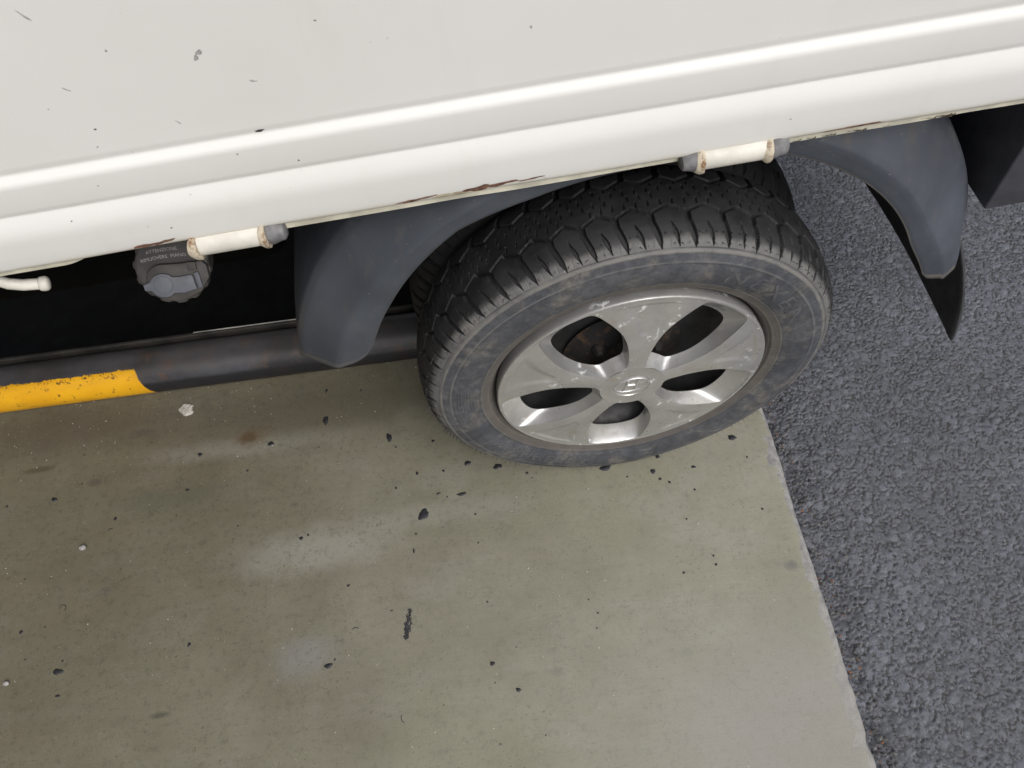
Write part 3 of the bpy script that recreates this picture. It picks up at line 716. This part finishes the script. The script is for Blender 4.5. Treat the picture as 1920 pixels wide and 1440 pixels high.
# rubber whiskers left by the mould on the shoulder
V = []; F = []
for k in range(NP*4):
    for rr_, yy in ((.2935, .0070), (.3020, .0170)):
        if random.random() < .25: continue
        a = 2*math.pi*(k+.3+random.uniform(-.2, .2))/(NP*4)
        b = len(V); l = random.uniform(.005, .011); er = Vector((math.cos(a), 0, math.sin(a))); et = Vector((-math.sin(a), 0, math.cos(a)))
        p0 = er*rr_+Vector((0, yy, 0)); d = (er*random.uniform(.2, .8)+Vector((0, -1, 0))+et*random.uniform(-.5, .5)).normalized()
        o1 = et*.00045; o2 = d.cross(et).normalized()*.00045
        if (p0+d*l).z < -ZG+.0005: continue
        V += [p0+o1+o2, p0-o1+o2, p0-o1-o2, p0+o1-o2, p0+d*l]
        F += [(b, b+1, b+4), (b+1, b+2, b+4), (b+2, b+3, b+4), (b+3, b, b+4)]
tag(link('rubber_whiskers', mesh('rubber_whiskers', V, F), simple('whisker_rubber', (.05, .05, .05), .7), wheel, False), kind='stuff')

# ---- hubcap
def mat_hub():
    m = M('silver_plastic'); x = m.xyz()
    n = m.noise(22, 5, .6)
    col = m.mix(m.ramp(n, .3, .7), (.42, .42, .415), (.50, .50, .495))
    grime = m.mul(m.ramp(m.noise(13, 6, .7), .42, .68), .55)
    col = m.mix(grime, col, (.33, .31, .27))
    brown = m.mul(m.ramp(m.noise(17, 5, .65, m.map(loc=(4, 1, 2))), .60, .72), .55)
    col = m.mix(brown, col, (.30, .22, .15))
    scr = m.mul(m.ramp(m.noise(1, 3, .5, m.map(scale=(160, 20, 22), rot=(0, .6, 0))), .66, .70), m.ramp(m.noise(20, 3), .55, .62))
    col = m.mix(m.mul(scr, .9), col, (.78, .80, .80))
    scuff = m.mul(m.ramp(m.noise(48, 6, .75), .59, .63), m.ramp(m.noise(9, 3, .5, m.map(loc=(7, 7, 1))), .48, .57))
    col = m.mix(scuff, col, (.74, .76, .76))
    bare = m.math('MAXIMUM', scuff, m.math('MAXIMUM', brown, grime))
    m.set(col=col, metal=m.ramp(bare, 0, 1, .62, .25), rough=m.ramp(m.noise(40, 4), .3, .7, .27, .38), normal=m.bump(m.noise(600, 3), .10, .0004))
    return m.m
MH = mat_hub()
def hubcap():
    outl = np.array([(0, .0485), (6, .0487), (12, .0492), (17.5, .0506), (20.8, .0540), (23, .0600), (24.4, .070), (25.2, .082), (25.2, .096), (24.6, .112), (23.2, .128), (20.7, .146), (17.7, .164), (15.0, .182), (13.2, .1915), (12.2, .1938), (10.8, .1950), (7, .1956), (0, .1958)])
    inn = np.array([(0, .0600), (5, .0601), (10, .0604), (14.5, .0614), (18, .0638), (20.3, .0690), (21.8, .077), (22.6, .087), (22.8, .098), (22.5, .109), (21.8, .120), (20.6, .131), (19.0, .142), (17.0, .152), (14.8, .1595), (12.3, .1640), (9.3, .1666), (5, .1680), (0, .1685)])
    def refine(T):
        s = np.arange(len(T)); q = np.linspace(0, len(T)-1, (len(T)-1)*5+1)
        h = np.interp(q, s, T[:, 0]); r = np.interp(q, s, T[:, 1])
        for _ in range(2):
            h[1:-1] = .25*h[:-2]+.5*h[1:-1]+.25*h[2:]; r[1:-1] = .25*r[:-2]+.5*r[1:-1]+.25*r[2:]
        return np.radians(h), r
    ho, ro = refine(outl); hi, ri = refine(inn); n = len(ho)
    yface = lambda r: np.interp(r, [0, .030, .045, .07, .10, .14, .18, .194, .1985, .2010], [-.0080, -.0080, -.0078, -.0072, -.0062, -.0042, -.0018, -.0011, -.0006, .0030])
    V = []; F = []
    def add(p): V.append(p); return len(V)-1
    P3 = lambda r, a, y: (r*math.cos(a), y, r*math.sin(a))
    MID0 = rad(48.5); S5 = rad(72); K = 22
    def emb(r, f):                           # recessed fan at the flared end of each spoke, soft keel inboard
        hw = (r-.122)/(.190-.122)
        e = float(sstep(0, .10, hw)*sstep(1.0, .93, hw)*sstep(.62, .52, abs(f)/max(.05, min(1, .25+.75*hw))))
        keel = .0009*math.cos(f*math.pi/2)*float(sstep(.17, .10, r))
        return .0022*e-keel
    crown = .0005
    for k in range(5):
        mid = MID0+k*S5
        # spoke between pocket k and k+1
        rows = []
        for i in range(n):
            a0 = mid+ho[i]; a1 = mid+S5-ho[i]; row = []
            for j in range(K+1):
                f = j/K*2-1; a = a0+(a1-a0)*j/K; edge = crown*abs(f)**8 if 3 < i < n-4 else 0
                row.append(add(P3(ro[i], a, float(yface(ro[i]))+emb(ro[i], f)+edge)))
            rows.append(row)
        for i in range(n-1):
            for j in range(K): F.append((rows[i][j], rows[i+1][j], rows[i+1][j+1], rows[i][j+1]))
        # pocket walls (both halves)
        for sg in (1, -1):
            cols = []
            for i in range(n):
                yo = float(yface(ro[i]))+(crown if 3 < i < n-4 else 0); yi = .0115+.0085*float(sstep(.085, .160, ri[i])); col = []
                for (q, yq) in ((0, 0), (.008, .030), (.04, .09), (.35, .42), (.65, .71), (.95, .975), (1, 1), (1.0, 1.04)):
                    qq = min(q, 1)
                    r = ro[i]*(1-qq)+ri[i]*qq; h = ho[i]*(1-qq)+hi[i]*qq; y = yo+(yi-yo)*yq
                    col.append(add(P3(r, mid+sg*h, y)))
                cols.append(col)
            for i in range(n-1):
                for j in range(7):
                    q = (cols[i][j], cols[i][j+1], cols[i+1][j+1], cols[i+1][j])
                    F.append(q if sg == 1 else q[::-1])
    # centre and outer lip as rings that share the spoke rows' radii
    def ringset(rs, ys, na=240):
        base = len(V)
        for r, y in zip(rs, ys):
            for q in range(na): V.append(P3(r, 2*math.pi*q/na, y))
        for i in range(len(rs)-1):
            for q in range(na):
                q2 = (q+1) % na; F.append((base+i*na+q, base+(i+1)*na+q, base+(i+1)*na+q2, base+i*na+q2))
    rc = np.array([.0005, .012, .0265, .0272, .0282, .0292, .036, .043, ro[0]]); yc = yface(rc).copy(); yc[:3] += .0012; yc[3] += .0010; yc[4] += -.0004; yc[5] += -.0004
    yc = np.where(rc > .04, yc-.0009*sstep(.04, .0485, rc)*1.0, yc)
    ringset(rc, yc)
    rl = np.array([ro[-1], .1964, .1972, .1988, .2001, .2008, .2012, .2010, .2000]); yl = np.array([float(yface(ro[-1])), -.0012, -.0014, -.0014, -.0009, .0003, .0025, .006, .020])
    ringset(rl, yl)
    me = mesh('hubcap', V, F); bm = bmesh.new(); bm.from_mesh(me)
    bmesh.ops.remove_doubles(bm, verts=bm.verts, dist=.00012); bmesh.ops.recalc_face_normals(bm, faces=bm.faces)
    o = bmobj('hubcap', bm, MH, wheel, True, 38); return o
hub = hubcap()

# emblem: oval ring with a slanted letter
def emblem():
    MEM = simple('emblem_silver', (.62, .62, .63), .3, .75, .08, 60)
    y0 = -.0071; th = rad(0); V = []; F = []
    def strip(pts, wid, closed=False):
        Vs, Fs = tube(pts, 1., 10, not closed)
        n = len(pts); out = []
        for i, p in enumerate(pts):
            for k in range(10):
                d = Vs[i*10+k]-Vector(p); out.append(Vector(p)+Vector((d.x*wid[i], d.y*min(wid[i], .0016)*1., d.z*wid[i])))
        b = len(V); V.extend(out)
        for f in Fs: F.append(tuple(b+q for q in f))
        if closed:
            for k in range(10):
                k2 = (k+1) % 10; F.append((b+(n-1)*10+k, b+(n-1)*10+k2, b+k2, b+k))
    ell = [(.0240*math.cos(q), y0, .0150*math.sin(q)) for q in np.linspace(0, 2*math.pi, 64)]
    strip(ell, [.0013]*64)
    def bez(a, b, c, d, n=16):
        return [tuple((1-t)**3*np.array(a)+3*(1-t)**2*t*np.array(b)+3*(1-t)*t*t*np.array(c)+t**3*np.array(d)) for t in np.linspace(0, 1, n)]
    wv = [.0010+.0012*math.sin(math.pi*t) for t in np.linspace(.05, .95, 16)]
    strip(bez((-.0135, y0, -.0098), (-.0080, y0, -.0060), (-.0070, y0, .0030), (-.0030, y0, .0118)), wv)
    strip(bez((.0030, y0, -.0118), (.0060, y0, -.0030), (.0080, y0, .0060), (.0135, y0, .0098)), wv)
    strip(bez((-.0068, y0, .0010), (-.0025, y0, .0020), (.0030, y0, -.0022), (.0068, y0, -.0010)), [.0016]*16)
    R_ = Matrix.Rotation(rad(-8), 3, 'Y'); V = [R_ @ (Vector((v[0]*1.08, v[1], v[2]*1.12))) for v in V]
    link('emblem', mesh('emblem', V, F), MEM, wheel, True, 60)
emblem()

# brake drum and studs seen through the openings
MDRUM = M('rusty_drum'); _f = MDRUM.ramp(MDRUM.noise(55, 6, .7), .52, .66)
MDRUM.set(col=MDRUM.mix(_f, (.010, .009, .009), (.060, .034, .018)), rough=.8, normal=MDRUM.bump(MDRUM.noise(160, 4), .5, .001)); MDRUM = MDRUM.m
V, Q = lathe_y([(.052, .001), (.050, .030), (.046, .052), (.050, .072), (.0565, .080), (.0575, .092)], 72)
link('wheel_centre', quadmesh('wheel_centre', V, Q), MDRUM, wheel, True, 40)
for k in range(6):
    a = rad(20+60*k); cx, cz = .052*math.cos(a), .052*math.sin(a)
    V = []; F = []
    for (yy, rr_) in ((.056, .0105), (.044, .0105), (.042, .0092), (.034, .0062), (.032, .004)):
        for q in range(6): V.append((cx+rr_*math.cos(q*math.pi/3), yy, cz+rr_*math.sin(q*math.pi/3)))
    for i in range(4):
        for q in range(6): F.append((i*6+q, (i+1)*6+q, (i+1)*6+(q+1) % 6, i*6+(q+1) % 6))
    F.append(tuple(24+q for q in range(6)))
    link('wheel_nut', mesh('wheel_nut', V, F), MDRUM, wheel, False)
# inner wheel of the pair, and the wheel on the far side
iw = wheel.copy(); C.objects.link(iw); iw.location = (0, .149, ZC); 
it = tyre.copy(); C.objects.link(it); it.parent = iw
it.material_slots[0].link = 'OBJECT'; it.material_slots[0].material = simple('clean_rubber', (.014, .014, .015), .75, 0, .3, 40)
fwheel = wheel.copy(); C.objects.link(fwheel); fwheel.location = (0, 1.66, ZC); fwheel.rotation_euler = (0, 0, math.pi)
ft = tyre.copy(); C.objects.link(ft); ft.parent = fwheel

# ---- chips, rust and scuffs on the paint
def blob(n, rx, rz, jag=.35, seed=0):
    r = random.Random(seed); ph = [r.uniform(0, 6.28) for _ in range(4)]
    return [((1+jag*(math.sin(2*a+ph[0])*.4+math.sin(3*a+ph[1])*.35+math.sin(5*a+ph[2])*.3+r.uniform(-.3, .3)))*rx*math.cos(a),
             (1+jag*(math.sin(2*a+ph[0])*.4+math.sin(3*a+ph[1])*.35+math.sin(5*a+ph[2])*.3+r.uniform(-.3, .3)))*rz*math.sin(a)) for a in np.linspace(0, 2*math.pi, n, endpoint=False)]
MRUST = simple('rust', (.16, .082, .055), .85, 0, .5, 140, .6, 400)
MBOG = simple('bare_primer', (.42, .36, .25), .7, 0, .25, 90, .3, 400)
MSCUFF = simple('scuff_grey', (.36, .36, .36), .7, 0, .4, 300, .3, 400)
MTAR = simple('tar_black', (.022, .022, .026), .55, 0, .35, 120, .4, 500)
PY = [(1.40, .0132), (.8640, .0124), (.8605, .0127), (.8575, .0136), (.8556, .0140), (.8542, .0137), (.8528, .0126), (.8495, .0092), (.8478, .0080), (.8455, .0074), (.8430, .0073), (.8180, .0088), (.8145, .0094), (.8122, .0104),
      (.8108, .0107), (.8096, .0104), (.8074, .0092), (.7995, .0060), (.7945, .0045), (.7900, .0037), (.7850, .0034), (.7800, .0035), (.7530, .0052), (.7480, .0062), (.7452, .0084)]
def skin_y(z):
    q = sorted(PY); return float(np.interp(z, [a for a, _ in q], [b for _, b in q]))
def chip(x, z, rx, rz, ang, mat, name='paint_chip', seed=0, jag=.4):
    pts = blob(18, rx, rz, jag, seed); V = []; c, s = math.cos(ang), math.sin(ang)
    for (a, b) in pts:
        X = x+a*c-b*s; Z = max(z+a*s+b*c, .7462); wv = (vnoise(X, 0, .30)-.5)*.0016+(vnoise(X, 4, .09)-.5)*.0005
        V.append((X, skin_y(Z)+float(wv)-.00035, Z))
    wv = (vnoise(x, 0, .30)-.5)*.0016+(vnoise(x, 4, .09)-.5)*.0005
    V.append((x, skin_y(z)+float(wv)-.00055, z)); F = [(i, (i+1) % 18, 18) for i in range(18)]
    link(name, mesh(name, V, F), mat, truck, False)
for i, (x, z, rx, rz, a, mt) in enumerate((
    (-.3835, .9415, .0045, .0022, .3, MSCUFF), (-.3875, .9372, .0030, .0026, .8, MSCUFF), (-.3651, .8575, .0056, .0020, 0, MTAR), (-.4513, .9557, .0010, .0016, 0, MSCUFF),
    (-.4987, .929, .0040, .0009, -.7, MSCUFF), (-.4279, .8812, .0040, .0007, -.9, MSCUFF), (-.4930, .9928, .0090, .0009, -1.0, MSCUFF), (-.4973, .8879, .0014, .0012, 0, MTAR),
    (-.5223, .9141, .0010, .0010, 0, MSCUFF), (-.5052, .870, .0018, .0010, .9, MSCUFF), (-.3912, .8412, .0010, .0010, 0, MTAR), (-.3407, .8219, .0012, .0010, 0, MTAR),
    (-.4513, .8039, .0009, .0008, 0, MSCUFF), (-.4852, .7701, .0013, .0010, .3, MTAR), (-.5688, .7984, .0010, .0009, 0, MTAR), (-.3516, .9085, .0042, .0011, -.4, MSCUFF),
    (-.2855, .9519, .0015, .0010, 0, MSCUFF), (-.1131, .9151, .0013, .0018, 0, MSCUFF), (-.5248, .8323, .0012, .0010, 0, MBOG), (.1385, .7752, .0022, .0008, 0, MBOG))):
    chip(x, z, rx*.75, rz*.75, a, mt, 'paint_chip', i)
for i, (x, z, rx, rz, a) in enumerate(((-.5173, .7510, .016, .0022, .10), (-.5010, .7522, .010, .0020, .2), (-.2440, .7505, .018, .0020, .05), (-.1800, .7520, .016, .0032, .12), (-.1560, .7530, .018, .0020, .05),
                                       (-.1250, .7530, .012, .0012, .05), (.215, .7490, .03, .0014, .0))):
    chip(x, z, rx, rz, a, MRUST, 'rust_patch', 50+i, .55)
for i, (x, z, rx, rz) in enumerate(((-.2150, .7490, .0095, .0034), (-.1985, .7492, .0085, .0030))):
    chip(x, z, rx, rz, .05, MBOG, 'bare_patch', 80+i, .3)
# dried mud along the guard's top, behind the second hinge
V = []; F = []
for k in range(90):
    x = random.uniform(.155, .33); y = random.uniform(.0125, .030); z = .7372-(y-.0125)*.1; r = random.uniform(.0015, .004); b = len(V)
    V += [(x+r*1.8*math.cos(q), y+r*math.sin(q), z+random.uniform(-.001, .001)) for q in np.linspace(0, 2*math.pi, 7, endpoint=False)]+[(x, y, z-r*.6)]
    F += [(b+q, b+7, b+(q+1) % 7) for q in range(7)]
tag(link('mud_crust', mesh('mud_crust', V, F), MMUD, truck, False), kind='stuff')

# ================================================================== SMALL THINGS ON THE GROUND
DROPS = [
    (-.5516, .2157, .0058, .0091, 0), (-.6621, .184, .0069, .0044, .3), (-.8035, .1866, .0041, .0044, 0), (-.7072, .1332, .0023, .0024, 0), (-.8235, .1142, .0045, .0024, 0), (-1.0872, .1429, .0058, .0043, -.6),
    (-.9595, .0792, .0034, .0035, 0), (-1.0365, .1665, .0017, .0019, 0), (-1.1804, .1453, .0023, .0025, 0), (-.6024, -.0242, .0042, .0033, 0), (-.5893, -.02, .0021, .0022, 0), (-.5184, -.1275, .0025, .0025, 0),
    (-.7988, -.1826, .003, .0039, 0), (-1.0265, -.1898, .0092, .0048, -.3), (-1.02, -.2303, .004, .0023, 0), (-.5572, -.2581, .0063, .0045, 0), (-.546, -.2498, .0017, .0016, 0), (-1.105, -.1095, .0037, .0031, 0),
    (-1.0883, -.1593, .0015, .0015, 0), (-1.1166, -.0113, .0014, .0014, 0), (-.5483, .2848, .0024, .0047, 0), (-.4777, .2721, .0018, .002, 0), (-1.015, .1802, .0012, .0013, 0), (-.5663, .1581, .0014, .0016, 0),
    (-.7217, .0217, .0016, .0017, 0), (-.8414, .0645, .0014, .0015, 0), (-1.0408, .2312, .0021, .0016, 0), (-1.0625, -.1078, .0013, .0013, 0), (-1.0209, -.1729, .002, .0017, 0), (-.427, .1524, .0055, .0089, .1),
    (-.3422, .1288, .0035, .0027, 0), (-.4151, .129, .0017, .0019, 0), (-.3789, .0658, .0024, .0042, 0), (-.3288, .0617, .0024, .0026, 0), (-.2814, .0692, .0063, .0047, .5), (-.2256, .0512, .0081, .0057, 0),
    (-.1733, .0281, .0028, .0023, 0), (-.0271, .0116, .0117, .0057, .25), (.0569, -.0121, .0041, .0056, 0), (.0662, -.0293, .0027, .003, 0), (.0812, -.0387, .0023, .0025, 0), (.1319, -.0169, .0041, .0028, 0),
    (.122, -.061, .002, .0022, 0), (.218, .028, .0083, .0053, -.5), (.0724, .0158, .0042, .0036, 0), (-.2992, .0082, .008, .0035, 0), (-.3425, .0173, .0043, .0018, 0), (-.3273, .0078, .0014, .0015, 0),
    (-.3744, -.0193, .0113, .0084, .6), (-.3909, -.0537, .0019, .0019, 0), (-.3977, -.0851, .0018, .0042, 0), (-.2795, -.0357, .0019, .002, 0), (-.2809, -.0903, .0016, .0016, 0), (-.2788, -.1979, .0017, .0017, 0),
    (-.2479, -.3471, .0041, .0034, 0), (-.284, -.2999, .0038, .004, 0), (-.2836, -.3302, .0012, .0012, 0), (.0627, -.2063, .0023, .0022, 0), (.1204, -.1863, .0019, .002, 0), (.1202, -.2021, .0023, .0022, 0),
    (.0929, -.113, .0015, .0017, 0), (.2286, -.1186, .002, .0022, 0), (-.0962, -.2484, .0017, .0013, 0), (-.1071, -.2237, .0013, .0013, 0), (-.103, -.273, .0013, .0012, 0), (-.4448, -.1846, .0022, .0011, 0),
    (.2331, -.0158, .0018, .0016, 0), (.0086, -.0138, .0018, .0015, 0), (-.1655, .0168, .0014, .0013, 0), (-.241, -.2807, .0011, .001, 0), (-.2155, -.4205, .0012, .0011, 0), (-.2883, -.4217, .0012, .0009, 0),
    (-.3706, -.3505, .001, .0009, 0), (-.4212, .0433, .0019, .0023, 0),
]
LANDMARKS = ((-.05, .0, 1., 'beside the foot of the tyre'), (-.33, .07, 1., 'near the tyre on the mudguard side'), (-.42, -.2, .8, 'near the ragged tar smear'), (-.55, .25, 1., 'below the tip of the mudguard'),
             (-.84, .25, 1., 'near the pale mortar lump'), (-1.01, .03, .8, 'around the lone grey pebble'), (-1.08, -.19, .9, 'beside the smaller grey pebble'), (-.70, .2, .7, 'beside the rust-brown stain'),
             (-.58, -.03, .8, 'on the bleached patch'), (.24, -.08, .8, 'near the broken end of the slab'), (.08, -.2, .8, 'among the hairline cracks'), (-.27, -.35, 1., 'on the bare open floor'), (-.80, -.10, .8, 'on the olive-stained middle of the floor'))
for i, (x, y, rx, ry, a) in enumerate(DROPS):
    r = random.Random(i); n = 16; big = max(rx, ry) > .0055; c, s = math.cos(a), math.sin(a); V = []
    for (k, h) in ((1., .0002), (.86, .0009), (.5, .0013)):
        for (px, py) in [(q[0]*k, q[1]*k) for q in blob(n, rx, ry, .28, 500+i)]: V.append((px*c-py*s, px*s+py*c, h*(1.3 if big else 1)*(1+.15*r.uniform(-1, 1))))
    V.append((0, 0, .0014)); F = []
    for l in range(2):
        for k in range(n): F.append((l*n+k, l*n+(k+1) % n, (l+1)*n+(k+1) % n, (l+1)*n+k))
    F += [(2*n+k, 2*n+(k+1) % n, 3*n) for k in range(n)]
    o = link('tar_drop', mesh('tar_drop', V, F), MTAR, None, True, 60); o.location = (*gp(x, y), 0)
    m_ = max(rx, ry); shape = 'oblong' if m_ > 1.35*min(rx, ry) else 'round'
    size = 'large' if m_ > .0075 else 'medium' if m_ > .0040 else 'small' if m_ > .0021 else 'tiny'
    X_, Y_ = gp(x, y); best = min(LANDMARKS, key=lambda q: math.hypot(X_-q[0], (Y_-q[1])*1.3)/q[2])
    tag(o, '%s %s black tar %s on the concrete %s' % (size, shape, 'speck' if size == 'tiny' else 'drop', best[3]), 'tar drop', 'tar drops on the concrete slab')
# scraped smear of tar
V = []; F = []
for k in range(260):
    t = random.uniform(-1, 1); w_ = (1-.45*abs(t))*(.75+.5*math.sin(t*7+1)**2); q_ = random.uniform(-1, 1); s_ = q_*.0055*w_
    if random.random() < .25*abs(q_): continue
    x = t*.0055+s_; y = t*.024-s_*.2; r = random.uniform(.0006, .0017); b = len(V); st_ = random.uniform(.8, 1.8)
    V += [(x+r*math.cos(q)*random.uniform(.6, 1.3), y+st_*r*math.sin(q)*random.uniform(.6, 1.3), .0002) for q in np.linspace(0, 2*math.pi, 7, endpoint=False)]+[(x, y, .0004+.000002*k)]
    F += [(b+q, b+(q+1) % 7, b+7) for q in range(7)]
o = link('tar_smear', mesh('tar_smear', V, F), MTAR, None, False); o.location = (*gp(-.4184, -.2121), 0)
tag(o, 'ragged black tar smear scraped across the open concrete', 'tar smear')
# knocked-off mortar lump by the rail
MMORT = simple('mortar', (.46, .44, .40), .9, 0, .3, 150, .8, 500, .001)
pts = blob(22, .016, .013, .35, 5); V = []; F = []
for (k, h) in ((1, .0002), (.88, .0028), (.6, .0036)):
    for (a, b) in pts: V.append((a*k, b*k, h*random.uniform(.75, 1.25)))
V.append((0, 0, .0034)); n = 22
for l in range(2):
    for k in range(n): F.append((l*n+k, l*n+(k+1) % n, (l+1)*n+(k+1) % n, (l+1)*n+k))
F += [(2*n+k, 2*n+(k+1) % n, 3*n) for k in range(n)]
o = link('mortar_lump', mesh('mortar_lump', V, F), MMORT, None, False); o.location = (*gp(-.8385, .2972), 0)
tag(o, 'flat pale mortar lump on the concrete near the yellow rail', 'mortar lump')
def stone_mesh(r, seed):
    q = random.Random(seed); bm = bmesh.new(); bmesh.ops.create_icosphere(bm, subdivisions=2, radius=r)
    for v in bm.verts: v.co = Vector((v.co.x*1.2, v.co.y, v.co.z*.75))*q.uniform(.86, 1.12)
    zm = min(v.co.z for v in bm.verts)
    for v in bm.verts: v.co.z -= zm
    return bm
MPEB = simple('pebble_grey', (.34, .33, .32), .85, 0, .3, 200, .5, 600)
for i, (x, y, r, lb) in enumerate(((-1.0132, .0301, .0055, 'grey pebble lying alone on the concrete between the tar specks'), (-1.1134, -.1952, .0045, 'small grey pebble beside the crescent-shaped tar drop'))):
    o = bmobj('pebble', stone_mesh(r, i), MPEB, None, True, 60); o.location = (*gp(x, y), 0); tag(o, lb, 'pebble')
# sand grains and crumbs nobody could count
def scatter(name, n, fn, mat, label, cat):
    V = []; F = []
    for k in range(n):
        x, y, z, r = fn(); b = len(V); a = random.uniform(0, 6.28); q = random.uniform(.6, 1.4)
        ux, uy = math.cos(a)*r*q, math.sin(a)*r*q; wx, wy = -math.sin(a)*r, math.cos(a)*r
        V += [(x+ux, y+uy, z+r*.3), (x+wx, y+wy, z+r*.3), (x-ux, y-uy, z+r*.3), (x-wx, y-wy, z+r*.3), (x, y, z+r*.95), (x, y, z)]
        for i in range(4): F += [(b+i, b+(i+1) % 4, b+4), (b+(i+1) % 4, b+i, b+5)]
    return tag(link(name, mesh(name, V, F), mat, None, False), label, cat, kind='stuff')
def on_slab():
    while True:
        u = random.uniform(-1.75, -.03); v = random.uniform(-.75, .285)
        if random.random() < .18+.82*sstep(.0, .28, v)*sstep(-.2, -.8, u): break
    x, y, _ = sl(u, v); return x, y, 0, random.choice((.0005, .0006, .0008, .0011))
scatter('sand_grains', 420, on_slab, simple('sand_pale', (.58, .55, .47), .8, 0, .3, 300), 'pale sand grains strewn over the concrete slab', 'sand')
def on_gap():
    v = random.uniform(-.62, .5); u = abs(random.gauss(0, .022))+.007; x, y, _ = sl(u, v); return x, y, ZA-.004, random.choice((.0012, .002, .003, .004))
scatter('loose_gravel', 500, on_gap, simple('gravel_dark', (.10, .098, .098), .85, 0, .5, 90), 'loose dark gravel in the gap beside the slab end', 'gravel')
def on_gap2():
    v = random.uniform(-.62, .3); u = abs(random.gauss(0, .012))+.006; x, y, _ = sl(u, v); return x, y, ZA+.001, random.choice((.0010, .0016, .0025))
scatter('leaf_crumbs', 60, on_gap2, simple('leaf_brown', (.19, .085, .045), .85, 0, .5, 90), 'reddish brown leaf crumbs in the gap beside the slab', 'leaf litter')

for i, (x, y, r, a0, a1, lb) in enumerate(((-1.0355, -.0790, .006, 5.2, 9.6, 'curled dark hair-thin fibre on the concrete by the pebbles'), (-.5090, -.2100, .007, .6, 2.6, 'short bent dark fibre on the concrete beside the tar smear'),
                                           (-.4330, -.3590, .008, 2.4, 4.3, 'thin curved dark fibre on the bare open concrete'), (-.9650, .0550, .005, 1., 3., 'tiny bent dark fibre on the brown concrete inside the bay'))):
    V, F = tube([(r*math.cos(q), r*math.sin(q), .0007) for q in np.linspace(a0, a1, 14)], [.0002]+[.0005]*12+[.0002], 6)
    o = link('fibre', mesh('fibre', V, F), MTAR); o.location = (*gp(x, y), 0); tag(o, lb, 'fibre')
